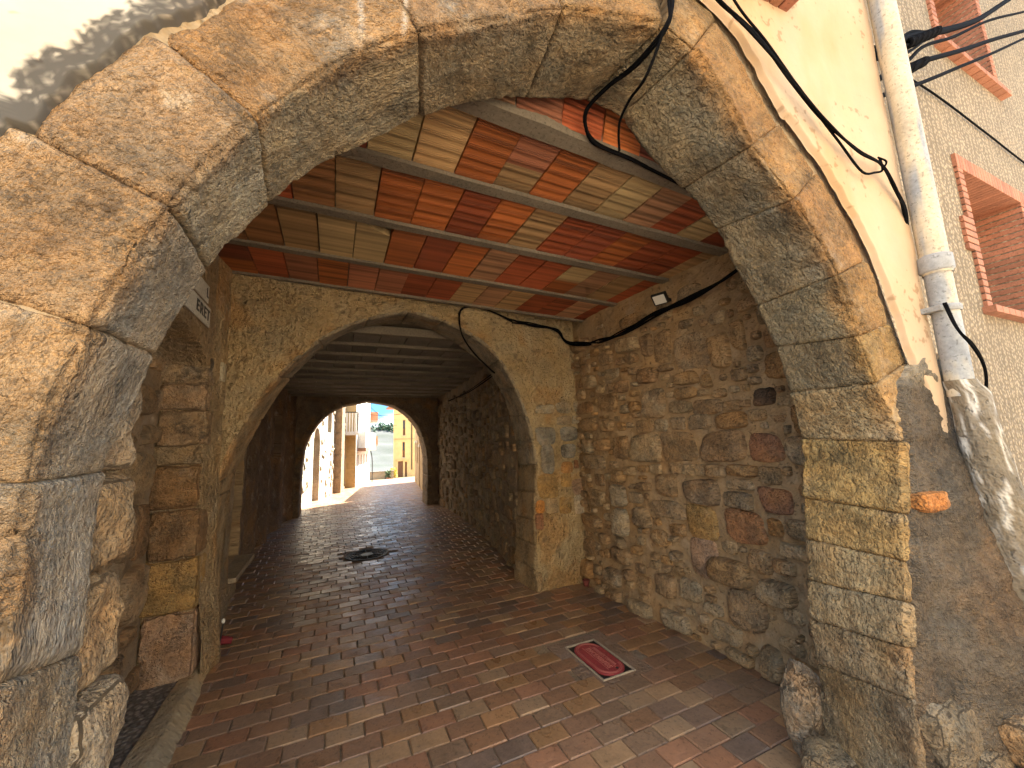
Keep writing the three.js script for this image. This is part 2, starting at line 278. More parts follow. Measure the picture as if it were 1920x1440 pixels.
function voussoir(Fc, Bc, a, b, R, o) {
  // cross-section: out along the face to radius R, round the front arris, through the intrados, round the back arris
  const side = o.side, seed = o.seed, step = o.step ?? 0.009, backR = o.backR ?? 0.14, rr = o.round ?? 0.02, ew = o.edge ?? 0.012, ed = o.sink ?? 0.01;
  const mid = (a + b) / 2, len = Fc.at(a, side).distanceTo(Fc.at(mid, side)) + Fc.at(mid, side).distanceTo(Fc.at(b, side)), D = Fc.at(mid, side).distanceTo(Bc.at(mid, side)), tot = R + D + backR;
  const nt = Math.max(6, Math.round(len / step)), nq = Math.round(tot / step), push = o.push ?? 0;
  const pos = [], uv = [], col = [], idx = [], rows = nt + 3;
  for (let i = 0; i < rows; i++) {
    const cap = i === 0 || i === rows - 1, s = Math.min(1, Math.max(0, (i - 1) / nt)), t = mix(a, b, s), f = Fc.at(t, side), k = Bc.at(t, side), nf = Fc.nrm(t, side), nb = Bc.nrm(t, side);
    const dEnd = Math.min(s, 1 - s) * len, joint = ed * (1 - Math.min(1, dEnd / ew)) ** 2 + (cap ? 0.05 : 0), sd = V().subVectors(k, f).normalize();
    for (let j = 0; j <= nq; j++) {
      const q = j / nq * tot; let p, n;
      const toF = Math.abs(q - R), toB = Math.abs(q - R - D);
      if (q < R) { p = f.clone().addScaledVector(nf, R - q); n = sd.clone().negate(); }
      else if (q < R + D) { const m = (q - R) / D; p = f.clone().lerp(k, m); n = nf.clone().lerp(nb, m).normalize().negate(); }
      else { p = k.clone().addScaledVector(nb, q - R - D); n = sd.clone(); }
      const cF = rr * 0.6 * (1 - Math.min(1, toF / rr)) ** 2, cB = rr * 0.6 * (1 - Math.min(1, toB / rr)) ** 2;
      p.addScaledVector(nf, cF).addScaledVector(sd, cF); p.addScaledVector(nb, cB).addScaledVector(sd, -cB);
      const { x, y, z } = p;
      const w = fbm(x * 4 + seed, y * 4, z * 4, 4) * 0.016 * (o.rough ?? 1) + fbm(x * 17, y * 17 + seed, z * 17, 3) * 0.011 * (o.rough ?? 1) + Math.abs(noise(x * 52, y * 52, z * 52)) * 0.005;
      const chip = smooth(0.12, 0.3, fbm(x * 9 + 3, y * 9, z * 9 + seed, 3)) * 0.02 * (1 - Math.min(1, Math.min(toF, toB) / 0.07));
      p.addScaledVector(n, w + push - joint - chip - (q < 0.06 && R > 0.15 ? 0.035 * (1 - q / 0.06) : 0));
      pos.push(p.x, p.y, p.z); uv.push(q + seed * 0.37, s * len + seed * 0.13); col.push(...o.color(x, y, z, q < R ? 0 : q < R + D ? 1 : 2, (q - R) / D, s));
    }
  }
  for (let i = 0; i < rows - 1; i++) for (let j = 0; j < nq; j++) { const A = i * (nq + 1) + j, B = A + 1, E = A + nq + 1, G = E + 1; idx.push(A, E, B, B, E, G); }
  const g = new THREE.BufferGeometry(); g.setAttribute('position', new THREE.Float32BufferAttribute(pos, 3)); g.setAttribute('uv', new THREE.Float32BufferAttribute(uv, 2)); g.setAttribute('color', new THREE.Float32BufferAttribute(col, 3)); g.setIndex(idx); g.computeVertexNormals(); return g;
}
const zf = x => -1.02 + 0.07 * (x + 0.5), zb = x => -1.44 + 0.07 * (x + 0.5);
const A1F = [[-0.5, -0.02], [-0.5, 0.45], [-0.5, 0.9], [-0.5, 1.34], [-0.497, 1.453], [-0.492, 1.557], [-0.485, 1.662], [-0.435, 1.854], [-0.39, 1.985], [-0.33, 2.13], [-0.266, 2.259], [-0.185, 2.385], [-0.102, 2.486], [-0.007, 2.603], [0.199, 2.768], [0.419, 2.894], [0.68, 3.043], [1.109, 3.152], [1.244, 3.091], [1.385, 2.926], [1.507, 2.74], [1.705, 2.538], [1.82, 2.391], [1.909, 2.238], [1.982, 1.978], [2.044, 1.777], [2.138, 1.537], [2.077, 1.256], [2.034, 1.081], [1.99, 0.94], [1.944, 0.791], [1.92, 0.62], [1.92, 0.3], [1.92, -0.02]].map(([x, y]) => [x, y, zf(x)]);
const A1B = [[-0.55, -0.02], [-0.56, 0.45], [-0.565, 0.85], [-0.568, 1.209], [-0.57, 1.387], [-0.555, 1.559], [-0.525, 1.674], [-0.472, 1.884], [-0.422, 2.03], [-0.367, 2.159], [-0.299, 2.276], [-0.216, 2.403], [-0.085, 2.554], [0.07, 2.686], [0.283, 2.873], [0.502, 3.008], [0.734, 3.085], [1.037, 3.173], [1.227, 3.129], [1.399, 2.955], [1.577, 2.826], [1.77, 2.64], [1.876, 2.425], [1.987, 2.247], [2.083, 2.032], [2.14, 1.793], [2.183, 1.555], [2.138, 1.269], [2.112, 1.073], [2.088, 0.887], [2.062, 0.717], [2.078, 0.517], [2.06, 0.25], [2.05, -0.02]].map(([x, y]) => [x, y, zb(x)]);
const c1F = archCurve(A1F, 17), c1B = archCurve(A1B, 17);
{
  const arch = thing('stone_arch', 'large pointed sandstone arch framing the passage in the foreground', 'arch', [0.8, 0, -1.15]);
  const J = [0, 1.4, 2.7, 5, 7, 9, 11, 14, 16, 17, 18, 20, 21, 23, 24, 25, 26, 27, 28, 29, 30, 31, 33];
  const face = [OCHRE, [0.54, 0.38, 0.22], [0.54, 0.38, 0.22], [0.56, 0.36, 0.18], [0.55, 0.34, 0.165], [0.52, 0.33, 0.17], [0.52, 0.32, 0.15], [0.52, 0.33, 0.17], [0.56, 0.35, 0.16], [0.54, 0.36, 0.17], [0.55, 0.31, 0.12], [0.52, 0.3, 0.12], [0.5, 0.28, 0.11], [0.52, 0.3, 0.11], [0.54, 0.33, 0.12], [0.5, 0.31, 0.13], [0.52, 0.33, 0.13], [0.52, 0.34, 0.14], [0.5, 0.33, 0.15], [0.46, 0.33, 0.18], [0.42, 0.31, 0.18], [0.42, 0.31, 0.19]];
  const soff = [[0.6, 0.46, 0.27], [0.61, 0.5, 0.35], [0.62, 0.53, 0.4], [0.6, 0.5, 0.36], [0.55, 0.46, 0.33], [0.53, 0.44, 0.29], [0.5, 0.4, 0.25], [0.5, 0.39, 0.24], [0.48, 0.38, 0.24], [0.44, 0.36, 0.23], [0.42, 0.35, 0.23], [0.42, 0.35, 0.23], [0.43, 0.35, 0.22], [0.44, 0.36, 0.22], [0.44, 0.35, 0.21], [0.47, 0.35, 0.19], [0.54, 0.36, 0.14], [0.53, 0.35, 0.14], [0.48, 0.34, 0.17], [0.46, 0.35, 0.2], [0.42, 0.32, 0.19], [0.42, 0.32, 0.19]];
  const RR = [0.33, 0.32, 0.34, 0.34, 0.3, 0.26, 0.24, 0.3, 0.34, 0.3, 0.26, 0.28, 0.29, 0.28, 0.31, 0.33, 0.31, 0.3, 0.28, 0.25, 0.24, 0.22];
  for (let i = 0; i < J.length - 1; i++) {
    const s = 3.1 + i * 1.7, low = i > 14, side = J[i + 1] <= 17 ? -1 : 1;
    part('voussoir', voussoir(c1F, c1B, J[i], J[i + 1], RR[i] + 0.035, {
      side, seed: s, step: 0.008, round: low ? 0.014 : 0.024, backR: i < 4 ? 0.05 : 0.14, rough: i < 6 ? 0.75 : 1, push: (((i * 37) % 11) / 11 - 0.5) * 0.009,
      color: (x, y, z, w, m) => {
        const fk = smooth(0.0, 0.22, m + 0.25 * fbm(x * 6, y * 6 + s, z * 6, 3)), c = w === 0 || fk < 1 ? stoneColor(x, y, z, face[i].map(v => v * (i < 10 ? 0.76 : 0.85)), s, { ironK: 0.45, dark: 0.22, lime: i < 9 ? 0.35 : 0.2 }) : null; if (w !== 0 && !c) return stoneColor(x, y, z, soff[i].map(v => v * 0.88), s, { iron: OCHRE, ironK: i < 3 ? 0.35 : low ? 0.45 : 0.12, dark: low ? 0.3 : 0.14, lime: 0.16 });
        const d = w === 0 ? null : stoneColor(x, y, z, soff[i].map(v => v * 0.88), s, { iron: OCHRE, ironK: i < 3 ? 0.35 : low ? 0.45 : 0.12, dark: low ? 0.3 : 0.14, lime: 0.16 });
        const st = i > 5 && i < 9 ? [0.03, 0.16].reduce((k, xs, q) => Math.max(k, smooth(0.009, 0.003, Math.abs(x - xs - 0.03 * fbm(y * 4, q * 3, 1, 3))) * smooth(2.6 + 0.1 * q, 2.8, y)), 0) : 0; if (w === 0) return mix3(c, [0.8, 0.76, 0.68], st * 0.55);
        return mix3(c, d, fk);
      },
    }), i < 15 || i > 20 ? M.tooled : M.rock, arch);
  }
  // bedding mortar behind the joints
  const bed = []; for (const [a, b, sd] of [[0, 17, -1], [17, 33, 1]]) bed.push(voussoir(c1F, c1B, a, b, 0.4, { side: sd, seed: 60, step: 0.02, round: 0.06, push: -0.014, sink: 0, rough: 0.35, backR: 0.14, color: (x, y, z) => stoneColor(x, y, z, [0.46, 0.35, 0.22], 5, { dark: 0.2 }) }));
  part('joint_mortar', merge(bed), M.mortar, arch);
}

// house over the passage: cream rendered front, concealed walls, floor slab and roof
const house = thing('passage_house', 'house built over the passage with worn cream plaster front above the arch', 'house', [0.8, 0, -6]);
{
  const cx = 0.85, box0 = [-3.4, 2.47], top = 5.6, N = 640, K = 130;
  const R0 = t => { const x = t; return x < 5 ? 0.33 : x < 7 ? 0.31 : x < 9 ? 0.28 : x < 11 ? 0.255 : x < 14 ? 0.245 : x < 16 ? 0.3 : x < 20 ? 0.27 : x < 26 ? 0.28 : 0.24; };
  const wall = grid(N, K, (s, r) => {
    const t = s * 33, sd = t <= 17 ? -1 : 1, f = c1F.at(t, sd), n = c1F.nrm(t, sd), p = f.clone().addScaledVector(n, R0(t) + 0.035 * fbm(t * 1.3, 3, 1, 3) + 0.012 * fbm(t * 5, 5, 2, 2));
    let ex = p.x, ey = Math.max(p.y, 0); const dx = ex - cx, dy = ey; let k = 1e9;
    if (dx < 0) k = Math.min(k, (box0[0] - cx) / dx); if (dx > 0) k = Math.min(k, (box0[1] - cx) / dx); if (dy > 0) k = Math.min(k, top / dy); k = Math.max(1, k);
    const m = Math.pow(r, 2.2), x = cx + dx * mix(1, k, m), y = dy * mix(1, k, m), edge = Math.hypot(x - ex, y - ey);
    const prd = smooth(0, 0.02, edge) * 0.022 - 0.004, z = zf(x) + prd + 0.012 * fbm(x * 2.2, y * 2.2, 4, 4) + 0.004 * fbm(x * 14, y * 14, 2, 3);
    let c = x < 0.2 ? [0.68, 0.6, 0.47] : [0.7, 0.54, 0.36]; c = mix3([0.64, 0.57, 0.45], [0.6, 0.43, 0.275], smooth(0.2, 0.5, x + 0.6 * fbm(x * 2, y * 2, 1, 4)));
    c = c.map(v => v * (1 + 0.22 * fbm(x * 1.4, y * 0.7, 8, 4)));
    c = mix3(c, [0.55, 0.33, 0.14], smooth(0.05, 0.32, fbm(x * 3 + 5, y * 1.2, 3, 5)) * 0.45);
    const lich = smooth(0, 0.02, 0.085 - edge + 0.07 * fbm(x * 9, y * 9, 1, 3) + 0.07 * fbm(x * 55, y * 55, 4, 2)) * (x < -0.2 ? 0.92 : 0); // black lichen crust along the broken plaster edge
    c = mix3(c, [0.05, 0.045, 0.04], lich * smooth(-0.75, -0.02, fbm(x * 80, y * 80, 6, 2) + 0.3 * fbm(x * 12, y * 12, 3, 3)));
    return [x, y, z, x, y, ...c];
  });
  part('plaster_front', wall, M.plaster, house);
  const solid = [box(-3.4, -1.3, 0, 5.55, -1.6, -1.12), box(-1.65, -1.32, 0, 5.55, -11.9, -1.61), box(2.78, 3.1, 0, 5.55, -11.9, -1.52), box(-1.65, 3.1, 3.24, 3.45, -11.6, -1.0), box(-1.3, 2.77, 3.46, 5.55, -11.9, -11.3), box(-3.4, 2.6, 3.5, 5.54, -1.45, -1.12)];
  part('hidden_masonry', flat(merge(solid), [0.4, 0.32, 0.22]), M.mortar, house);
  part('roof', flat(box(-3.8, 3.2, 5.6, 5.8, -12.1, -0.6), [0.36, 0.15, 0.08]), M.brick, house);
  // brick sill of an upper window above the picture, with its frame and pane
  const uw = part('window', flat(box(0.7, 1.83, 3.53, 4.6, -0.93, -0.79), [0.3, 0.16, 0.09]), M.brick, house); part('pane', box(0.78, 1.75, 3.6, 4.52, -0.789, -0.783), M.glass, uw);
  const sill = new THREE.Group(); sill.name = 'window_sill'; house.add(sill);
  for (let i = 0; i < 19; i++) part('sill_brick', flat(bevBox(0.652 + i * 0.062, 0.707 + i * 0.062, 3.475, 3.525, -0.92, -0.775, 0.004), [0.4, 0.16 + 0.02 * (i % 2), 0.1]), M.brick, sill);
}
// ------------------------------------------------------------------ rubble masonry
// frame(u, v, w) -> world; stones stand proud of a mortar bed; traced stones first, then smaller ones between them
function stoneGeo(frame, u0, v0, u1, v1, depth, seed, color, n = 24) {
  const R = rng(Math.floor(seed * 977) + 5), cu = (u0 + u1) / 2, cv = (v0 + v1) / 2, hw = (u1 - u0) / 2, hh = (v1 - v0) / 2, e = 3 + R() * 4, sk = [0, 0, 0, 0].map(() => (R() - 0.5) * 0.22), ou = R() * 5, ov = R() * 5;
  const rings = [[1.0, -0.6], [0.98, 0.3], [0.9, 0.8], [0.75, 0.95], [0.55, 1.0], [0.28, 1.05]], pos = [], uv = [], col = [], idx = [];
  const add = (a, r, w) => {
    let x = Math.cos(a), y = Math.sin(a); const m = Math.pow(Math.abs(x) ** e + Math.abs(y) ** e, 1 / e), q = 1 + 0.09 * noise(Math.cos(a) * 1.6 + seed, Math.sin(a) * 1.6, seed) ; x = x / m * q * r; y = y / m * q * r;
    const u = cu + hw * (x + sk[0] * x * y + sk[1] * y), v = cv + hh * (y + sk[2] * x * y + sk[3] * x * 0.5);
    const d = w * depth + (w > 0 ? (0.006 + depth * 0.55) * fbm(u * 14 + seed, v * 14, seed, 3) + 0.006 * noise(u * 45, v * 45, seed) : 0), p = frame(u, v, d);
    pos.push(...p); uv.push(u + ou, v + ov); col.push(...color(p[0], p[1], p[2]));
  };
  for (const [r, w] of rings) for (let i = 0; i < n; i++) add(i / n * 6.28318, r, w);
  add(0, 0, 1.05); const c = rings.length * n;
  for (let k = 0; k < rings.length; k++) for (let i = 0; i < n; i++) { const a = k * n + i, b = k * n + (i + 1) % n; if (k === rings.length - 1) idx.push(a, b, c); else idx.push(a, b, b + n, a, b + n, a + n); }
  const g = new THREE.BufferGeometry(); g.setAttribute('position', new THREE.Float32BufferAttribute(pos, 3)); g.setAttribute('uv', new THREE.Float32BufferAttribute(uv, 2)); g.setAttribute('color', new THREE.Float32BufferAttribute(col, 3)); g.setIndex(idx); g.computeVertexNormals(); return g;
}
function rubble(parent, o) {
  const R = rng(o.seed), rects = [], stones = [], hit = (a, b, c, d, pad) => rects.some(r => a < r[2] + pad && c > r[0] - pad && b < r[3] + pad && d > r[1] - pad);
  for (const t of o.traced ?? []) { rects.push(t); stones.push([...t.slice(0, 4), t[4] ?? null]); }
  for (const [lo, hi, tries] of o.sizes) for (let i = 0; i < tries && stones.length < (o.max ?? 280); i++) {
    const w = mix(lo, hi, R()) * (0.8 + R() * 0.9), h = mix(lo, hi, R()) * 0.75, u = mix(o.u0, o.u1 - w, R()), v = mix(o.v0, o.v1 - h, R());
    if (u < o.u0 || (o.inside && !o.inside(u, v, u + w, v + h)) || hit(u, v, u + w, v + h, o.gap ?? 0.006)) continue;
    rects.push([u, v, u + w, v + h]); stones.push([u, v, u + w, v + h, null]);
  }
  const grp = parent;
  stones.forEach((s, i) => {
    const c = s[4] ?? o.colors[Math.floor(R() * o.colors.length)], sd = o.seed * 3.1 + i * 1.37, big = Math.min(s[2] - s[0], s[3] - s[1]);
    part('stone', stoneGeo(o.frame, s[0], s[1], s[2], s[3], mix(0.012, o.depth ?? 0.03, R()) * Math.min(1, 0.5 + big * 3), sd, (x, y, z) => stoneColor(x, y, z, c, sd, { ironK: 0.3, dark: o.dark ?? 0.4, lime: 0.15 })), M.rock, grp);
  });
  const nu = Math.round((o.u1 - o.u0) / (o.cell ?? 0.025)), nv = Math.round((o.v1 - o.v0) / (o.cell ?? 0.025));
  part('mortar', grid(nu, nv, (s, t) => { const u = mix(o.u0, o.u1, s), v = mix(o.v0, o.v1, t), w = 0.03 * fbm(u * 5, v * 5, o.seed, 4) + 0.02 * fbm(u * 20, v * 20, 2 + o.seed, 3) - 0.006, p = o.frame(u, v, w + (o.bulge ? o.bulge(u, v) : 0)); return [...p, u, v, ...stoneColor(p[0], p[1], p[2], o.bed ?? [0.42, 0.29, 0.16], o.seed, { dark: 0.2, ironK: 0.3, lime: 0.2 })]; }, o.flip), M.mortar, grp);
}
// right wall of the first bay (faces -x); u runs towards the back, v up
{
  const w = thing('rubble_wall', 'warm brown rubble stone wall right of the red floor cover', 'wall', [2.7, 0, -2.7]);
  const tr = [[2.105,2.135,2.450,2.436], [1.940,2.093,2.098,2.365], [1.806,2.195,1.912,2.420], [2.825,2.428,3.140,2.582], [2.680,2.336,2.804,2.549], [2.482,2.241,2.662,2.532], [2.269,1.894,2.478,1.996], [2.140,1.900,2.261,1.952], [2.007,1.872,2.126,1.940], [2.324,1.777,2.538,1.886], [2.048,1.750,2.315,1.871], [1.902,1.764,2.039,1.841], [1.827,1.778,1.894,1.829], [2.590,1.756,2.850,2.021], [1.652,1.776,1.791,1.897,[0.2,0.12,0.07]], [1.723,1.675,1.856,1.759], [1.721,1.617,1.777,1.664], [1.867,1.628,2.131,1.753], [2.176,1.640,2.379,1.763], [2.415,1.642,2.564,1.752], [2.585,1.635,2.719,1.749], [2.750,1.635,2.963,1.748], [3.080,1.379,3.277,1.605], [2.695,1.357,3.057,1.620], [2.324,1.376,2.674,1.628], [1.897,1.382,2.284,1.619], [1.644,1.393,1.880,1.589,RED], [3.161,1.143,3.337,1.273], [2.708,1.259,2.834,1.346], [2.849,1.266,2.989,1.334], [2.371,1.267,2.471,1.359], [2.262,1.267,2.356,1.363], [2.082,1.264,2.252,1.368], [1.841,1.284,2.061,1.371], [1.679,1.244,1.834,1.367], [3.171,0.908,3.386,1.126,GREYTAN], [3.165,0.626,3.378,0.897,GREYTAN], [2.158,1.046,2.469,1.243,[0.3,0.22,0.14]], [1.877,1.188,2.095,1.266], [1.904,1.052,2.131,1.172,[0.36,0.28,0.18]], [1.624,1.057,1.845,1.226,RED], [2.210,0.768,2.484,1.031,OCHRE], [1.839,0.819,2.135,1.048,[0.48,0.24,0.11]], [1.713,0.910,1.806,1.025,ORANGE], [2.549,1.071,2.765,1.260], [2.837,1.102,3.009,1.177], [2.955,0.970,3.125,1.077], [1.896,0.234,2.172,0.488], [1.681,0.464,1.933,0.623], [1.795,-0.009,1.942,0.204], [1.646,0.394,1.780,0.481], [2.230,0.479,2.486,0.791,PINK], [1.993,0.489,2.325,0.680]];
  rubble(w, { seed: 21, frame: (u, v, d) => [2.66 - d - 0.03 * Math.sin(u * 2.3) + 0.05 * smooth(0.5, 0, v) * -1, v, -u], u0: 1.2, u1: 4.0, v0: -0.02, v1: 3.12, flip: true, traced: tr, depth: 0.075, gap: 0.007, max: 285,
    inside: (a, b, c, d) => d < 2.62 || (d < 2.85 && a % 0.3 < 0.05), sizes: [[0.16, 0.26, 600], [0.09, 0.15, 3500], [0.05, 0.09, 5000], [0.035, 0.055, 4000]], colors: [TAN, [0.46, 0.31, 0.17], [0.48, 0.35, 0.2], [0.4, 0.26, 0.14], [0.48, 0.31, 0.15], [0.45, 0.33, 0.2], [0.48, 0.37, 0.23], [0.44, 0.29, 0.15], [0.5, 0.3, 0.13]], bed: [0.47, 0.32, 0.17], dark: 0.35 });
}
// second arch: a plastered cross wall with a pointed opening
const A2F = [[-0.87, -0.02], [-0.87, 0.7], [-0.855, 1.25], [-0.84, 1.357], [-0.781, 1.589], [-0.689, 1.83], [-0.546, 2.097], [-0.352, 2.362], [-0.142, 2.585], [0.131, 2.764], [0.427, 2.884], [0.668, 2.948], [0.911, 2.914], [1.141, 2.847], [1.441, 2.703], [1.657, 2.504], [1.84, 2.189], [1.959, 1.875], [2.032, 1.575], [2.06, 1.338], [2.019, 0.825], [2.003, 0.383], [1.997, -0.02]].map(([x, y]) => [x, y, -3.97]);
const A2B = [[-0.88, -0.02], [-0.88, 0.7], [-0.86, 1.25], [-0.83, 1.42], [-0.75, 1.64], [-0.64, 1.9], [-0.5, 2.18], [-0.32, 2.44], [-0.12, 2.66], [0.13, 2.85], [0.42, 2.95], [0.667, 2.99], [0.9, 2.97], [1.12, 2.9], [1.45, 2.71], [1.7, 2.5], [1.87, 2.25], [1.997, 1.914], [2.06, 1.6], [2.09, 1.3], [2.05, 0.8], [2.0, 0.383], [1.98, -0.02]].map(([x, y]) => [x, y, -4.5]);
{
  const w = thing('plastered_arch', 'pointed arch in a rough ochre stucco cross wall, middle of the passage', 'arch', [0.8, 0, -4.2]);
  const f = archCurve(A2F, 11), b = archCurve(A2B, 11), cx = 0.65, N = 520, K = 110;
  const skin = grid(N, K, (s, r) => {
    const t = s * 22, p = f.at(t, t <= 11 ? -1 : 1), n = f.nrm(t, t <= 11 ? -1 : 1); p.addScaledVector(n, 0.012);
    const dx = p.x - cx, dy = Math.max(0, p.y); let k = 1e9; if (dx < 0) k = Math.min(k, (-0.93 - cx) / dx); if (dx > 0) k = Math.min(k, (2.74 - cx) / dx); if (dy > 0) k = Math.min(k, 3.24 / dy); k = Math.max(1.0, k);
    const x = cx + dx * mix(1, k, r), y = dy * mix(1, k, r), edge = Math.hypot(x - p.x, y - p.y);
    const z = -3.972 + smooth(0, 0.03, edge) * 0.014 - 0.014 + 0.035 * fbm(x * 4, y * 4, 3, 4) + 0.024 * fbm(x * 17, y * 17, 5, 3) + 0.01 * noise(x * 48, y * 48, 2);
    let c = [0.56, 0.42, 0.23].map(v => v * (1 + 0.35 * fbm(x * 2.2, y * 2.2, 6, 4))); c = mix3(c, [0.5, 0.27, 0.09], smooth(0.02, 0.3, fbm(x * 2.6 + 4, y * 2.6, 9, 4) + (y < 1.2 && x > 1.9 ? 0.08 : -0.05)) * 0.6); c = mix3(c, [0.2, 0.15, 0.09], smooth(0.2, 0.34, fbm(x * 8, y * 8, 1, 4)) * 0.5);
    return [x, y, z, x, y, ...c];
  });
  part('stucco_face', skin, M.stucco, w);
  const J = [0, 2, 3, 5, 6.5, 8, 9.5, 11, 12.5, 13.7, 15, 16, 17, 18, 19, 19.6, 20.2, 20.8, 21.4, 22];
  for (let i = 0; i < J.length - 1; i++) part('voussoir', voussoir(f, b, J[i], J[i + 1], 0.03, { side: J[i + 1] <= 11 ? -1 : 1, seed: 90 + i * 2.3, step: 0.018, round: 0.02, backR: 0.16, sink: 0.014, rough: i > 13 ? 1.2 : 0.7, color: (x, y, z) => stoneColor(x, y, z, i > 13 ? [0.44, 0.32, 0.18] : i < 4 ? [0.5, 0.36, 0.2] : [0.4, 0.33, 0.23], i * 3.3, { dark: i > 8 && i < 14 ? 0.5 : 0.25 }) }), M.rock, w);
  const body = []; for (const [p, q, sd] of [[0, 11, -1], [11, 22, 1]]) body.push(voussoir(f, b, p, q, 0.02, { side: sd, seed: 130, step: 0.03, push: -0.025, sink: 0, rough: 0.3, backR: 1.3, color: (x, y, z) => stoneColor(x, y, z, [0.4, 0.3, 0.19], 8) }));
  part('rubble_core', merge(body), M.mortar, w);
  const tr = [[2.084,1.541,2.327,1.745,GREY,0.6], [2.399,1.578,2.630,1.746,GREY,0.7], [2.394,1.382,2.589,1.543,GREY,0.8], [2.127,1.215,2.298,1.553,GREY,0.9], [2.389,1.212,2.542,1.343,ORANGE], [2.563,1.258,2.615,1.355,RED], [2.072,0.952,2.323,1.219,OCHRE,0.35], [2.373,1.059,2.506,1.217,OCHRE], [2.520,0.958,2.697,1.136,PINK], [2.034,0.804,2.141,0.942,[0.75,0.32,0.08],0], [2.161,0.789,2.312,0.957,TAN], [2.339,0.767,2.493,0.948,OCHRE], [2.533,0.745,2.698,0.961,PALE], [2.356,1.765,2.547,1.871,GREYTAN,0.4], [2.572,1.778,2.672,1.869,GREYTAN,0.4], [2.090,1.900,2.332,2.002,GREYTAN,0.3], [2.361,1.899,2.556,2.033,GREYTAN,0.3], [2.602,1.913,2.718,2.049,GREYTAN], [2.024,0.634,2.119,0.806,RED], [2.002,0.009,2.068,0.198,TAN]];
  tr.forEach((s, i) => part('stone', stoneGeo((u, v, d) => [u, v, -3.958 + d], s[0], s[1], s[2], s[3], 0.016, 300 + i * 2.1, (x, y, z) => stoneColor(x, y, z, s[4], i * 5.1, { dark: s[5] ?? 0.2, ironK: 0.2 })), M.rock, w));
}
// third arch, in the dark at the far mouth
{
  const w = thing('stone_arch', 'dark round arch at the far mouth of the passage, framing the bright street', 'arch', [0.8, 0, -11.2]);
  const pt = [[-0.72, -0.03], [-0.72, 0.7], [-0.7, 1.25], [-0.61, 1.756], [-0.33, 2.273], [0.088, 2.606], [0.789, 2.788], [1.468, 2.649], [2.035, 2.166], [2.279, 1.507], [2.33, 0.93], [2.32, 0.4], [2.31, -0.03]];
  const f = archCurve(pt.map(p => [p[0], p[1], -10.85]), 6), b = archCurve(pt.map(p => [p[0] * 1.0 + 0.01, p[1] + 0.02, -11.55]), 6), cx = 0.8;
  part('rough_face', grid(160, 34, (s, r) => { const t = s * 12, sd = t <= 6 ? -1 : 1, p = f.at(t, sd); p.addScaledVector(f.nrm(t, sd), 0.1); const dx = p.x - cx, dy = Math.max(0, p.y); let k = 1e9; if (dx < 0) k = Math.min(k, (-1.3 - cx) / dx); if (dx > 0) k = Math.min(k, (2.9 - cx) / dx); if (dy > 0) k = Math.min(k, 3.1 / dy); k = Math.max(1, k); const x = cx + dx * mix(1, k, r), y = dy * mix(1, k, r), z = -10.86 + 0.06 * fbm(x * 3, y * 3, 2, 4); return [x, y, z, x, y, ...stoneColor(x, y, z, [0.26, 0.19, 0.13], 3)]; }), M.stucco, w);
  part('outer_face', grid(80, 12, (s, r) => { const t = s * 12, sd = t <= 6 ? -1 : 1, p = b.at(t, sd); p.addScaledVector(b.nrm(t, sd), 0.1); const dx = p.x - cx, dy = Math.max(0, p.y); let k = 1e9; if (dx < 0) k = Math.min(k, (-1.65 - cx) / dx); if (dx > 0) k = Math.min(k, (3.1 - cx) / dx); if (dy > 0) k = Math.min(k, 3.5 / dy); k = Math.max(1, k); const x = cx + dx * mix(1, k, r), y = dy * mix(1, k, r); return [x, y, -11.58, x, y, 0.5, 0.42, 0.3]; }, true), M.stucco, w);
  for (let i = 0; i < 14; i++) { const a = i * 12 / 14, e = (i + 1) * 12 / 14; part('voussoir', voussoir(f, b, a, e, 0.13, { side: e <= 6.01 ? -1 : 1, seed: 400 + i * 3.1, step: 0.035, backR: 0.12, edge: 0.03, color: (x, y, z) => stoneColor(x, y, z, [0.3, 0.22, 0.15], i * 2) }), M.rock, w); }
}
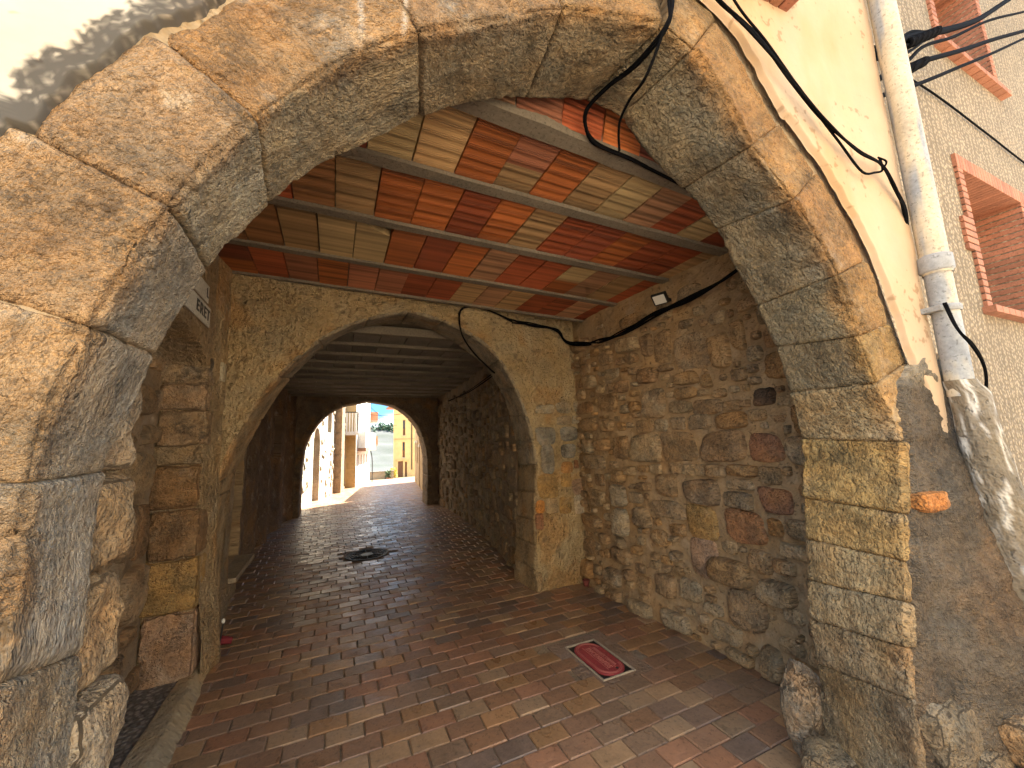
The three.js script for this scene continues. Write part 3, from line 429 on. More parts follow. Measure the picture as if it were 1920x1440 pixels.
// ------------------------------------------------------------------ clay-tile ceiling of the first bay
const cy1 = x => 3.13 - 0.056 * x;
{
  const c = thing('tiled_ceiling', 'ceiling of red and tan clay tiles between grey concrete beams in the first bay', 'ceiling', [0.9, 3.1, -2.6]);
  const zb1 = [[-1.46, -1.46], [-2.03, -1.9], [-2.66, -2.47], [-3.34, -3.13], [-3.98, -3.72]], bw = [0.1, 0.085, 0.08, 0.075, 0.05], bz = (i, x) => i < 0 ? -1.37 : mix(zb1[i][0], zb1[i][1], (x + 0.9) / 3.6);
  zb1.forEach((b, i) => part('beam', boxUV(new THREE.BoxGeometry(1, 1, 1, 24, 1, 1).applyMatrix4(new THREE.Matrix4().makeTranslation(0.5, 0.5, 0.5))), M.conc, c));
  c.children.forEach((m, i) => { const p = m.geometry.attributes.position; for (let k = 0; k < p.count; k++) { const x = mix(-1.0, 2.75, p.getX(k)), y = cy1(x) - 0.022 + p.getY(k) * 0.12, z = bz(i, x) + (p.getZ(k) - 0.5) * bw[i] * (0.9 + 0.2 * noise(x * 3, i, 1)) + 0.004 * noise(x * 9, i * 3, 2); p.setXYZ(k, x, y, z); } m.geometry = boxUV(m.geometry); m.geometry.computeVertexNormals(); });
  const K = { o: [0.62, 0.19, 0.05], r: [0.5, 0.12, 0.045], d: [0.34, 0.085, 0.04], p: [0.54, 0.21, 0.12], t: [0.62, 0.4, 0.2], b: [0.5, 0.24, 0.1], y: [0.66, 0.5, 0.27], k: [0.6, 0.33, 0.19] };
  const rows = ['kkkprooprrd', 'rttopottkryddd', 'dbtoorotrdorrtdd', 'bbtyyorokrryktrrd', 'drpopprrtktrrkrrorr'], x0 = [0.0, 0.35 - 0.459, -0.03 - 0.47, -0.369 - 0.49, -0.64 - 0.25], pitch = [0.24, 0.2295, 0.236, 0.241, 0.2435];
  rows[1] = 'dytopotykrydd';
  const R = rng(77), shift = V();
  rows.forEach((row, ri) => [...row].forEach((k, i) => {
    const a = x0[ri] + i * pitch[ri], b = a + pitch[ri] - 0.005 - 0.006 * R(), off = [Math.floor(R() * 16) * 0.25, Math.floor(R() * 5) * 0.6], tint = 0.85 + 0.3 * R(), two = R() < 0.16, k2 = K['otrd'[Math.floor(R() * 4)]], base = K[k], dy = (R() - 0.5) * 0.006;
    if (a > 2.62) return;
    const g = new THREE.BoxGeometry(1, 1, 1, 2, 1, ri < 3 ? 120 : 10).translate(0.5, 0.5, 0.5), p = g.attributes.position, uv = g.attributes.uv, col = [];
    const broken = ri === 3 && i === 4;
    for (let q = 0; q < p.count; q++) {
      const s = p.getX(q), x = mix(a, b, s), z1 = bz(ri - 1, x) - (ri ? bw[ri - 1] * 0.4 : 0), z2 = bz(ri, x) + bw[ri] * 0.4; let t = p.getZ(q); if (broken && t < 0.3 && s > 0.4) t = Math.max(t, 0.13 + 0.2 * (s - 0.4));
      const z = mix(z1, z2, t); const gv = ri < 3 && p.getY(q) < 0.5 ? 0.004 * (0.5 + 0.5 * Math.cos(p.getZ(q) * 30 * 6.2832)) ** 2 : 0; p.setXYZ(q, x, cy1(x) + dy + 0.05 * p.getY(q) + gv + (ri === 0 ? 0.15 * (1 - t) : 0), z); uv.setXY(q, s * 0.24 + off[0], t * 0.6 + off[1]);
      const c2 = two && t > 0.55 ? k2 : base; col.push(...c2.map(v => v * tint));
    }
    g.setAttribute('color', new THREE.Float32BufferAttribute(col, 3)); g.computeVertexNormals();
    part('clay_tile', g, M.tile, c);
  }));
  part('deck', box(-1.1, 2.76, 3.19, 3.235, -4.1, -1.42), M.conc, c);
}
// ceiling of the second bay: concrete blocks between thin beams
{
  const c = thing('block_ceiling', 'dark ceiling of grey concrete blocks on thin beams over the inner passage', 'ceiling', [0.8, 2.9, -7.6]);
  const R = rng(88);
  for (let i = 0; i < 11; i++) {
    const z = -4.62 - i * 0.6; part('beam', bevBox(-1.25, 2.8, 2.87, 2.97, z - 0.045, z + 0.045, 0.006), M.conc, c);
    for (let x = -1.2 - R() * 0.2; x < 2.7; x += 0.31) { const k = 0.75 + 0.4 * R(), dy = R() * 0.01; if (i < 10) part('ceiling_block', flat(bevBox(x, x + 0.3, 2.905 + dy, 3.0, z - 0.56, z - 0.04, 0.006), [0.3 * k, 0.27 * k, 0.23 * k]), M.block, c); }
  }
  part('deck', box(-1.3, 2.8, 3.01, 3.05, -11, -4.4), M.conc, c);
}
// ------------------------------------------------------------------ left side of the first bay: blocked doorway in a plastered wall
{
  const w = thing('blocked_doorway', 'walled-up arched doorway of big stone blocks in the left wall below the street sign', 'doorway', [-1, 0, -2.7]);
  const cols = [PINK, OCHRE, BROWN, [0.44, 0.26, 0.12], [0.42, 0.3, 0.17], [0.48, 0.33, 0.19], [0.5, 0.35, 0.22], [0.46, 0.33, 0.2]], ys = [0.02, 0.5, 0.86, 1.21, 1.52, 1.66, 1.92, 2.12, 2.34];
  for (let i = 0; i < 8; i++) { const h = ys[i + 1] - ys[i] - 0.012, dx = [0.02, 0.0, 0.01, -0.015, 0, 0.01, 0, 0][i], g = rock(-1.035 + dx, ys[i] + h / 2 + 0.006, -3.805, 0.3 + (i === 1 ? 0.04 : 0), h + 0.012, 0.3, 7.7 + i * 3.1, 0.012, 12, 26); part('jamb_block', paint(g, (x, y, z) => stoneColor(x, y, z, cols[i], i * 4.4, { dark: i > 4 ? 0.75 : 0.4, ironK: 0.25 })), M.rock, w); }
  // soffit stones of the door arch, from the far springing towards the crown
  const ar = (k) => { const a = mix(0.06, 1.5, k), z = -2.72 - 1.0 * Math.cos(a), y = 2.2 + 0.3 * Math.sin(a); return [z, y]; };
  for (let i = 0; i < 4; i++) { const [z, y] = ar((i + 0.5) / 4), [z2, y2] = ar((i + 0.9) / 4); const g = rock(0, 0, 0, 0.3, 0.24, 0.42, 50 + i * 2, 0.008, 8, 10); g.rotateX(-Math.atan2(y2 - y, z2 - z)); g.translate(-1.04, y + 0.13, z); part('arch_stone', paint(g, (x, yy, zz) => stoneColor(x, yy, zz, [0.46, 0.34, 0.21], 20 + i, { dark: 0.6 })), M.rock, w); }
  rubble(w, { seed: 31, frame: (u, v, d) => [-1.17 + d, v, -u], u0: 1.55, u1: 3.72, v0: 0.03, v1: 2.6, depth: 0.06, gap: 0.012, max: 60, sizes: [[0.22, 0.42, 400], [0.12, 0.2, 600], [0.06, 0.1, 500]], colors: [TAN, BROWN, [0.42, 0.29, 0.16], [0.46, 0.33, 0.2], [0.4, 0.27, 0.15]], bed: [0.36, 0.26, 0.16], traced: [[3.2, 0.95, 3.42, 1.3], [3.45, 0.92, 3.66, 1.28], [3.3, 0.55, 3.62, 0.88], [3.05, 0.5, 3.26, 0.9], [3.0, 1.35, 3.6, 1.62]] });
}
{
  // plastered wall over and beside the doorway
  const w = thing('plaster_wall', 'brown plastered wall with a street sign above the blocked doorway', 'wall', [-1, 0, -2.7]);
  const s = new THREE.Shape(); s.moveTo(1.45, 0.02); s.lineTo(1.45, 3.22); s.lineTo(3.98, 3.22); s.lineTo(3.98, 0.02); s.lineTo(3.7, 0.02); s.lineTo(3.7, 2.2);
  for (let i = 1; i <= 24; i++) { const a = i / 24 * Math.PI; s.lineTo(2.72 + 0.98 * Math.cos(a), 2.2 + 0.27 * Math.sin(a)); } s.lineTo(1.74, 0.02);
  const g = new THREE.ExtrudeGeometry(s, { depth: 0.26, bevelEnabled: true, bevelSize: 0.015, bevelThickness: 0.015, bevelSegments: 2, curveSegments: 4 });
  g.applyMatrix4(new THREE.Matrix4().makeBasis(V(0, 0, -1), V(0, 1, 0), V(1, 0, 0)).setPosition(-1.165, 0, 0));
  part('plaster', paint(boxUV(g), (x, y, z) => [0.42, 0.3, 0.17].map(v => v * (1 + 0.4 * fbm(x * 3, y * 3, z * 3, 3)))), M.stucco, w);
  const f = grid(30, 110, (p, q) => { const z = mix(-3.69, -4.0, p), y = mix(0, 3.2, q), x = -0.893 + 0.05 * p + 0.07 * smooth(0.9, 0.1, y) + 0.02 * fbm(y * 4, z * 6, 2, 4); return [x, y, z, z, y, ...stoneColor(x, y, z, [0.46, 0.33, 0.18], 4, { dark: 0.2 })]; });
  part('patched_render', f, M.stucco, w);
}
{
  // rough pier between the foreground arch and the doorway
  const w = thing('stone_pier', 'narrow rough stone pier behind the left foot of the foreground arch', 'pier', [-0.9, 0, -1.55]);
  const R = rng(41); let y = 0; const hs = [0.42, 0.3, 0.26, 0.3, 0.27, 0.33, 0.3, 0.36, 0.36, 0.36];
  hs.forEach((h, i) => { const g = rock(-0.885 + (i === 1 ? 0.05 : i === 2 ? 0.03 : 0) + (R() - 0.5) * 0.02 - (i > 5 ? 0.04 : 0), y + h / 2, -1.545, 0.62, h - 0.006, 0.27, 12 + i * 3, 0.008, 9, 26); part('block', paint(g, (x, yy, z) => stoneColor(x, yy, z, i === 1 ? PINK : [[0.5, 0.35, 0.19], [0.46, 0.31, 0.16], [0.5, 0.38, 0.24]][i % 3], i * 7, { dark: 0.3, lime: 0.08 })), M.rock, w); y += h; });
}
{
  const st = thing('doorstep', 'dark pebbled concrete step in the walled-up doorway at the lower left', 'step', [-1, 0, -2.7]);
  part('tread', flat(bevBox(-1.2, -0.91, -0.02, 0.055, -3.7, -1.62, 0.01), [0.34, 0.31, 0.28]), M.pebble, st);
  const g = grid(70, 10, (s, t) => { const z = mix(-1.62, -3.99, s), a = t, x = mix(-0.93, -0.74 - 0.06 * smooth(-3, -4, z), a), y = 0.075 * smooth(1, 0.55, a) + 0.012 * fbm(x * 14, 2, z * 9, 3) - 0.004; return [x, y, z, x, z, ...stoneColor(x, y, z, [0.46, 0.37, 0.24], 9, { dark: 0.2 })]; });
  part('kerb', g, M.mortar, st);
}
// ------------------------------------------------------------------ walls of the second bay
{
  const L = new THREE.CatmullRomCurve3([V(2.06, 0, -4.45), V(2.2, 0, -5.4), V(2.42, 0, -6.9), V(2.56, 0, -8.6), V(2.64, 0, -10.9)]), U = L.getLength();
  const w = thing('rubble_wall', 'dark rubble stone wall on the right of the inner passage', 'wall', [2.5, 0, -7.6]);
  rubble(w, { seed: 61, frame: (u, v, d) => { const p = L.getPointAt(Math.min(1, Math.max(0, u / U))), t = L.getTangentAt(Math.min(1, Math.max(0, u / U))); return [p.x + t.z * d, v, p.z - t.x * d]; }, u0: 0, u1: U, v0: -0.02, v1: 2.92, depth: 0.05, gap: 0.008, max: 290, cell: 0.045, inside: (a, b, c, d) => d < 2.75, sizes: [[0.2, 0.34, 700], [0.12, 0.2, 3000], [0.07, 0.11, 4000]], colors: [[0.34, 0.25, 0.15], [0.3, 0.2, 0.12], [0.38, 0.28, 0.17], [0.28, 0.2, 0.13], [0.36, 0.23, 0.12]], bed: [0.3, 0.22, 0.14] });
}
{
  const L = new THREE.CatmullRomCurve3([V(-0.87, 0, -4.4), V(-0.95, 0, -5.2), V(-1.06, 0, -6.5), V(-1.12, 0, -8.3), V(-1.0, 0, -10), V(-0.88, 0, -11)]), U = L.getLength();
  const w = thing('render_wall', 'flaking brown rendered wall on the left of the inner passage', 'wall', [-1, 0, -7.6]);
  const dep = (u, v) => (u > 0.45 && u < 1.45 && v > 0.38 && v < 2.35 ? -0.2 : 0) + (u > 4.9 && u < 5.15 && v > 1.45 && v < 2.3 ? -0.25 : 0) + (u > 1.75 ? 0.05 * Math.sin(u * 5) * smooth(1.7, 2.2, u) : 0);
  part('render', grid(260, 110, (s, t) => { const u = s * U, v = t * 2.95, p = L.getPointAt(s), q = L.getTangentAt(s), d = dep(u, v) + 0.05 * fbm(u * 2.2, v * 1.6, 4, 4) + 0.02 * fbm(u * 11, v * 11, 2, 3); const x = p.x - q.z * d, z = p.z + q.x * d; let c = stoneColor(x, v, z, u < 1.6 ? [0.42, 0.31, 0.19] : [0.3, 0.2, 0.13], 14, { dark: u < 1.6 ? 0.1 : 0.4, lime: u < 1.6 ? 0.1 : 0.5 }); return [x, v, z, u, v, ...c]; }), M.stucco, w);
  part('sill', flat(bevBox(-1.15, -0.84, 0.33, 0.38, -5.85, -4.85, 0.01), [0.45, 0.35, 0.23]), M.mortar, w);
}
// ------------------------------------------------------------------ foot of the right pier: mortar skin, cement pipe casing, boulders
const apron = (x, y) => zf(x) + 0.012 + 0.17 * smooth(1.9, 0.1, y) * smooth(2.0, 2.5, x);
{
  const p = thing('mortar_apron', 'grey brown mortar skin flaring over the foot of the right pier', 'mortar', [2.3, 0, -0.8]);
  const lx = y => y > 1.5 ? 2.155 + 0.3 * smooth(1.75, 2.0, y) : y > 0.62 ? mix(1.925, 2.14, (y - 0.62) / 0.9) : 1.925;
  part('mortar_skin', grid(90, 230, (s, t) => {
    const y = mix(-0.02, 1.93, t), xl = lx(y) + 0.012 + 0.03 * fbm(y * 7, 3, 1, 4), x = mix(xl, 2.72 + 0.25 * smooth(1.6, 0, y), s), e = Math.min(1, (x - xl) / 0.025);
    let z = apron(x, y) + 0.035 * fbm(x * 4, y * 4, 2, 4) + 0.016 * fbm(x * 16, y * 16, 4, 3) + 0.003 * noise(x * 70, y * 70, 1); z += (e - 1) * 0.03 + (1.93 - y < 0.03 ? -0.02 : 0);
    let c = stoneColor(x, y, z, [0.165, 0.125, 0.083], 6, { dark: 0.3, ironK: 0.2, lime: 0.05 }); c = mix3(c, [0.27, 0.165, 0.085], smooth(0.02, 0.25, fbm(x * 4 + 2, y * 2.2, 5, 4) + 0.3 * (x - 2.5)) * 0.6); c = mix3(c, [0.5, 0.42, 0.3], smooth(0.1, 0.0, Math.abs(y - 1.85) + 0.1 * fbm(x * 8, y * 8, 1, 3) - 0.02) * 0.8);
    return [x, y, z, x, y, ...c];
  }), M.coarse, p);
  part('bare_brick', paint(rock(2.24, 1.295, apron(2.24, 1.3) - 0.028, 0.25, 0.085, 0.09, 4, 0.008, 4, 20), (x, y, z) => stoneColor(x, y, z, [0.6, 0.24, 0.06], 2, { dark: 0.05 })), M.rock, p, 'bare orange brick showing through the mortar');
  const R = rng(53);
  for (let i = 0; i < 26; i++) { const x = 1.98 + R() * 0.8, y = 0.03 + R() * R() * 0.55, s = 0.08 + R() * 0.16; part('footing_stone', paint(rock(x, y, apron(x, y) - 0.03, s * 1.4, s, 0.12, 20 + i, 0.012, 3, 18), (a, b, c) => stoneColor(a, b, c, [[0.21, 0.16, 0.1], [0.18, 0.14, 0.09], [0.24, 0.18, 0.11]][i % 3], i, { dark: 0.2, lime: 0.08 })), M.rock, p); }
}
[[2.0, 0.13, -1.18, 0.27, 0.26, 0.24, 'round brown boulder at the foot of the right pier nearest the paving'], [2.14, 0.24, -1.36, 0.22, 0.42, 0.2, 'upright pale grey stone wedged behind the boulder at the right pier'], [1.94, 0.09, -1.0, 0.22, 0.18, 0.24, 'low flat boulder in front of the right pier foot'], [2.12, 0.1, -0.82, 0.34, 0.24, 0.3, 'wide weathered boulder at the bottom right corner of the pier']].forEach(([x, y, z, w, h, d, l], i) => single('boulder', paint(rock(x, y - 0.01, z, w, h, d, 70 + i * 4, 0.02, 2.6, 30), (a, b, c) => stoneColor(a, b, c, i === 1 ? [0.34, 0.28, 0.2] : [0.25, 0.19, 0.115], 30 + i, { dark: 0.2, lime: 0.06 })), M.rock, l, 'boulder', 'boulders at the right pier'));
{
  const p = thing('drainpipe', 'weathered cream painted zinc drainpipe beside the arch with a metal collar', 'drainpipe', [2.5, 1.7, -0.75]);
  const px = 2.5, pz = -0.745, r = 0.05;
  const pipeCol = (x, y, z) => { const a = Math.atan2(z - pz, x - px), n = fbm(x * 14 + Math.cos(a), y * 2.2, z * 14, 4); return mix3([0.66, 0.56, 0.4], [0.36, 0.38, 0.4], smooth(-0.06, 0.1, n + (y > 3 ? -0.12 : 0.02) + 0.14 * Math.cos(a + 0.6))); };
  const cyl = (y0, y1, rad, seg = 60) => { const g = new THREE.CylinderGeometry(rad, rad, y1 - y0, 28, seg, true).translate(px, (y0 + y1) / 2, pz); const u = g.attributes.uv, q = g.attributes.position; for (let i = 0; i < u.count; i++) u.setXY(i, u.getX(i) * 0.31, q.getY(i)); return g; };
  part('upper_tube', paint(cyl(2.28, 7.1, r), pipeCol), M.zinc, p);
  part('lower_tube', paint(cyl(1.72, 2.3, r - 0.004), (x, y, z) => mix3([0.4, 0.42, 0.44], [0.66, 0.58, 0.44], smooth(0.0, 0.12, fbm(x * 9, y * 3, z * 9, 4) - 0.05))), M.zinc, p);
  for (const [y0, y1, k] of [[2.29, 2.37, 0.009], [2.1, 2.13, 0.005]]) { const g = new THREE.LatheGeometry([[r, y0], [r + k, y0 + 0.008], [r + k, y1 - 0.008], [r, y1]].map(q => new THREE.Vector2(...q)), 28).translate(px, 0, pz); part('collar', flat(boxUV(g), [0.4, 0.41, 0.42]), M.zinc, p); }
  const strap = bevBox(px - 0.075, px - 0.03, 2.1, 2.125, pz - 0.06, pz + 0.012, 0.003); part('wall_strap', flat(strap, [0.35, 0.35, 0.34]), M.zinc, p);
  // cement haunch that swallows the pipe and leans out towards the street
  const cas = grid(28, 90, (s, t) => { const y = mix(-0.02, 1.79, t), a = mix(-2.6, 1.3, s) , rad = 0.066 + 0.05 * smooth(1.7, 0.2, y), cxx = px + 0.02 + 0.09 * smooth(1.7, 0.3, y), czz = pz + 0.015 + 0.06 * smooth(1.8, 0.3, y), k = 1 + 0.16 * fbm(a * 1.5, y * 5, 3, 3), x = cxx + Math.sin(a) * rad * k, z = czz + Math.cos(a) * rad * k, top = smooth(1.79, 1.72, y); let c = stoneColor(x, y, z, [0.25, 0.205, 0.145], 17, { dark: 0.3, ironK: 0.1, lime: 0.1 }); c = mix3(c, [0.75, 0.72, 0.66], smooth(0.13, 0.33, fbm(a * 2 + 4, y * 3.4, 8, 4) + 0.5 * fbm(a * 9, y * 14, 3, 3) + 0.06 * smooth(0.5, 1.0, y)) * (y > 0.6 ? 0.95 : 0.3)); return [mix(px + Math.sin(a) * 0.052, x, top), y, mix(pz + Math.cos(a) * 0.052, z, top), a * 0.1, y, ...c]; });
  part('cement_casing', cas, M.mortar, p);
}
// ------------------------------------------------------------------ house on the right with brick-framed windows
{
  const h = thing('right_house', 'pebble-dashed house with red brick window surrounds at the right edge', 'house', [5.5, 0, -1.3]);
  const s = new THREE.Shape(); s.moveTo(2.74, -0.05); s.lineTo(10.5, -0.05); s.lineTo(10.5, 8); s.lineTo(2.74, 8); s.closePath();
  const W = [[4.86, 6.18, 2.52, 3.76], [5.08, 6.32, 5.09, 6.4]];
  for (const [a, b, c, d] of W) { const o = new THREE.Path(); o.moveTo(a, c); o.lineTo(a, d); o.lineTo(b, d); o.lineTo(b, c); o.closePath(); s.holes.push(o); }
  const g = new THREE.ExtrudeGeometry(s, { depth: 0.3, bevelEnabled: false }).translate(0, 0, -1.5);
  part('wall', paint(boxUV(g), (x, y, z) => [0.5, 0.395, 0.265].map(v => v * (1 + 0.35 * fbm(x, y, 3, 3)))), M.dash, h);
  part('roof', flat(box(2.3, 10.8, 8, 8.2, -6, -0.8), [0.36, 0.15, 0.08]), M.brick, h);
  const R = rng(91), bc = () => { const k = 0.85 + 0.3 * R(); return [0.52 * k, 0.22 * k, 0.13 * k]; };
  W.forEach(([a, b, c, d], wi) => {
    const w = new THREE.Group(); w.name = 'window'; h.add(w);
    const P = 0.06, f = -1.175, dp = 0.38;
    for (let y = c; y < d - 0.02; y += P) {
      const step = wi === 0 && y > 2.95 && y < 3.28 ? 0.11 : 0;
      part('jamb_brick', flat(bevBox(a - 0.1 - step, a + 0.004, y + 0.006, y + P - 0.006, f - 0.12, f, 0.004), bc()), M.brick, w);
      part('jamb_brick', flat(bevBox(b - 0.004, b + 0.1, y + 0.006, y + P - 0.006, f - dp, f, 0.004), bc()), M.brick, w);
    }
    for (let x = a - 0.1; x < b + 0.08; x += 0.062) part('lintel_brick', flat(bevBox(x, x + 0.054, d - 0.004, d + 0.13, f - dp, f + 0.003, 0.004), bc()), M.brick, w);
    for (let x = a - 0.14; x < b + 0.1; x += 0.13) part('sill_brick', flat(bevBox(x, x + 0.122, c - 0.055, c + 0.002, f - dp, f + 0.05, 0.004), bc()), M.brick, w);
    part('joint_mortar', flat(merge([box(a - 0.09, a + 0.001, c, d, f - 0.13, f - 0.006), box(b + 0.002, b + 0.09, c, d, f - dp, f - 0.006), box(a - 0.09, b + 0.09, d, d + 0.12, f - dp, f - 0.006)]), [0.14, 0.09, 0.07]), M.mortar, w);
    part('shutter', flat(box(a + 0.03, b, d - 0.42, d, f - dp - 0.02, f - dp + 0.03), [0.3, 0.16, 0.09]), M.brick, w);
    part('frame', flat(merge([box(a - 0.02, a + 0.06, c, d, f - dp - 0.04, f - dp + 0.04), box(b - 0.05, b + 0.01, c, d, f - dp - 0.04, f - dp + 0.04), box(a, b, c, c + 0.06, f - dp - 0.04, f - dp + 0.04)]), [0.07, 0.05, 0.04]), M.brick, w);
    part('pane', box(a, b, c, d, f - dp - 0.045, f - dp - 0.03), M.glass, w);
  });
}
// ------------------------------------------------------------------ cables
function cables(name, label, runs, r = 0.006, seedK = 1, n = 1, spread = 0.012) {
  const t = thing(name, label, 'cable', runs[0][0]);
  const R = rng(500 + seedK);
  for (const run of runs) for (let k = 0; k < n; k++) { const j = run.map((p, i) => [p[0] + (R() - 0.5) * spread * (i ? 1 : 0.3), p[1] + (R() - 0.5) * spread, p[2] + (R() - 0.2) * spread * 0.6]); part('cable', tube(j, r * (0.8 + 0.4 * R()), run.length * 10), M.cable, t); }
  return t;
}
{
  const a = [[1.309, 3.308, -0.85], [1.508, 3.197, -0.836], [1.695, 3.031, -0.823], [1.868, 2.902, -0.811], [2.059, 2.808, -0.798], [2.245, 2.784, -0.785]].map(p => [p[0], p[1], p[2] + 0.012]);
  const up = [[1.05, 3.95, -0.85], [1.15, 3.55, -0.845]];
  const b = cables('cable_bundle', 'black cable bundle slanting across the cream plaster towards the drainpipe', [[...up, ...a, [2.34, 2.7, -0.775], [2.42, 2.6, -0.79], [2.47, 2.5, -0.815]]], 0.0055, 1, 4, 0.022);
  part('cable', tube([[1.22, 3.95, -0.84], [1.431, 3.359, -0.838], [1.604, 3.2, -0.826], [1.792, 3.003, -0.812], [1.97, 2.84, -0.8], [2.112, 2.72, -0.79], [2.2, 2.74, -0.785], [2.274, 2.772, -0.782], [2.29, 2.84, -0.79]], 0.005, 80), M.cable, b);
  part('tie', tube([[2.215, 2.81, -0.77], [2.245, 2.784, -0.755], [2.26, 2.76, -0.785]], 0.004, 16), M.cable, b);
  cables('cable_bundle', 'black cables dropping from above and following the crown of the foreground arch', [[[1.12, 3.6, -0.86], [1.106, 3.223, -0.868], [1.08, 3.10, -0.88], [1.1, 3.115, -1.06], [1.07, 3.14, -1.2], [1.04, 3.12, -1.34], [1.1, 3.055, -1.4], [1.4, 3.03, -1.42], [1.9, 2.98, -1.45]]], 0.006, 2, 4, 0.02);
  cables('hanging_cable', 'single thin black cable looping from the arch crown along the right intrados', [[[1.085, 3.1, -0.885], [1.09, 3.01, -1.0], [1.14, 3.05, -1.15], [1.16, 3.04, -1.24], [1.2, 3.03, -1.3], [1.25, 3.0, -1.36]]], 0.005, 3, 1, 0.004);
  cables('cable_bundle', 'black cables sagging along the top of the right rubble wall', [[[2.5, 2.86, -1.32], [2.58, 2.724, -1.767], [2.58, 2.676, -2.136], [2.58, 2.671, -2.541], [2.57, 2.618, -2.977], [2.57, 2.622, -3.32], [2.55, 2.664, -3.611], [2.5, 2.76, -3.9], [2.43, 2.89, -3.93], [2.095, 2.935, -3.93], [1.821, 2.955, -3.93]]], 0.008, 4, 5, 0.045);
  cables('cable_loop', 'black cable loop bending down over the edge of the stuccoed arch', [[[1.821, 2.955, -3.925], [1.563, 3.035, -3.92], [1.314, 3.07, -3.92], [1.21, 3.03, -3.92], [1.19, 2.911, -3.92], [1.234, 2.737, -3.92], [1.362, 2.54, -3.93], [1.52, 2.44, -4.0], [1.7, 2.42, -4.25], [1.85, 2.45, -4.5], [2.1, 2.58, -5.2], [2.36, 2.59, -7.3], [2.55, 2.63, -9.4]]], 0.008, 5, 2, 0.03);
  cables('pipe_cable', 'thin black cable looped across the drainpipe and hooked on the wall', [[[2.42, 2.12, -0.72], [2.4, 2.0, -0.69], [2.44, 1.93, -0.675], [2.52, 1.84, -0.675], [2.58, 1.74, -0.7], [2.6, 1.66, -0.73], [2.72, 1.65, -0.75], [2.85, 1.6, -0.8]]], 0.005, 6, 2, 0.014);
  const w = thing('overhead_wires', 'thick black overhead cables with spiral clamps crossing in front of the brick windows', 'cable', [2.7, 3.7, -0.86]);
  const runs = [[[[2.6, 3.58, -0.85], [2.841, 3.754, -0.857], [3.158, 3.964, -0.867], [3.608, 4.22, -0.88], [4.04, 4.466, -0.893], [4.81, 4.936, -0.916], [6.186, 5.879, -0.958]], 0.022], [[[2.75, 3.5, -0.86], [3.127, 3.799, -0.866], [3.405, 4.019, -0.874], [4.059, 4.407, -0.894], [5.142, 5.094, -0.926], [6.815, 6.066, -0.976]], 0.011], [[[2.6, 3.44, -0.85], [2.821, 3.581, -0.857], [3.061, 3.721, -0.864], [3.451, 3.945, -0.876], [4.176, 4.348, -0.897], [5.165, 4.915, -0.927], [6.557, 5.693, -0.969]], 0.016], [[[2.6, 3.34, -0.85], [2.81, 3.45, -0.856], [3.172, 3.648, -0.867], [4.087, 4.173, -0.895], [5.056, 4.73, -0.924], [6.462, 5.555, -0.966]], 0.012]];
  for (const [pt, r] of runs) { const a = pt[pt.length - 2], b = pt[pt.length - 1]; pt.push([0, 1, 2].map(i => b[i] + (b[i] - a[i]) * 5)); part('wire', tube(pt, r, 140), M.cable, w); }
  const R = rng(66); for (let k = 0; k < 5; k++) part('wire', tube([[2.6, 3.55 + 0.02 * k, -0.84], [2.9, 3.7 + R() * 0.14, -0.85], [3.2, 3.9 + R() * 0.14, -0.86], [3.6, 4.21, -0.87]], 0.008, 40), M.cable, w);
  for (const [p, q, r] of [[[3.12, 3.9, -0.86], [3.7, 4.27, -0.875], 0.034], [[2.78, 3.52, -0.85], [3.35, 3.88, -0.868], 0.03]]) { const n = 26; const pts = []; for (let i = 0; i <= n * 6; i++) { const t = i / (n * 6), a = t * n * 6.283; pts.push([mix(p[0], q[0], t), mix(p[1], q[1], t) + Math.cos(a) * r * 0.7, mix(p[2], q[2], t) + Math.sin(a) * r * 0.7]); } part('spiral_clamp', tube(pts, 0.012, n * 12, 5), M.cable, w); }
  cables('wall_cable', 'thin brown cable running level across the pebble-dashed wall between the windows', [[[2.7, 4.3, -1.185], [4.053, 4.382, -1.18], [4.607, 4.41, -1.18], [5.691, 4.375, -1.18], [6.625, 4.326, -1.18], [9, 4.3, -1.18]]], 0.008, 8, 1, 0.002);
}
// ------------------------------------------------------------------ street name sign, floodlight, junction box, covers
const font = await new FontLoader().loadAsync('fonts/droid/droid_sans_bold.typeface.json');
const text = (s, size, h) => { const g = new TextGeometry(s, { font, size, depth: h, curveSegments: 3, bevelEnabled: false }); g.computeBoundingBox(); return g; };
{
  const s = thing('street_sign', 'white enamel street name plates reading ERET on the left wall', 'sign', [-0.885, 2.65, -3.3]);
  const turn = new THREE.Matrix4().makeBasis(V(0, 0, -1), V(0, 1, 0), V(1, 0, 0)), place = (g, z, y, x) => g.applyMatrix4(turn).translate(x, y, z);
  part('lower_plate', flat(bevBox(-0.883, -0.872, 2.525, 2.672, -3.512, -2.86, 0.003), [0.72, 0.7, 0.64]), M.brick, s);
  part('upper_plate', flat(bevBox(-0.883, -0.872, 2.69, 2.82, -3.445, -2.93, 0.003), [0.72, 0.7, 0.64]), M.brick, s);
  const g = text('ERET', 0.082, 0.002); g.scale(1.2, 1.0, 1); g.computeBoundingBox(); const wd = g.boundingBox.max.x; part('lettering', place(g, -3.49 + wd, 2.565, -0.8715), M.black, s, 'black letters ERET');
  const q = text('L', 0.07, 0.002); part('lettering', place(q, -3.38, 2.725, -0.8715), M.black, s, 'black letter L');
}
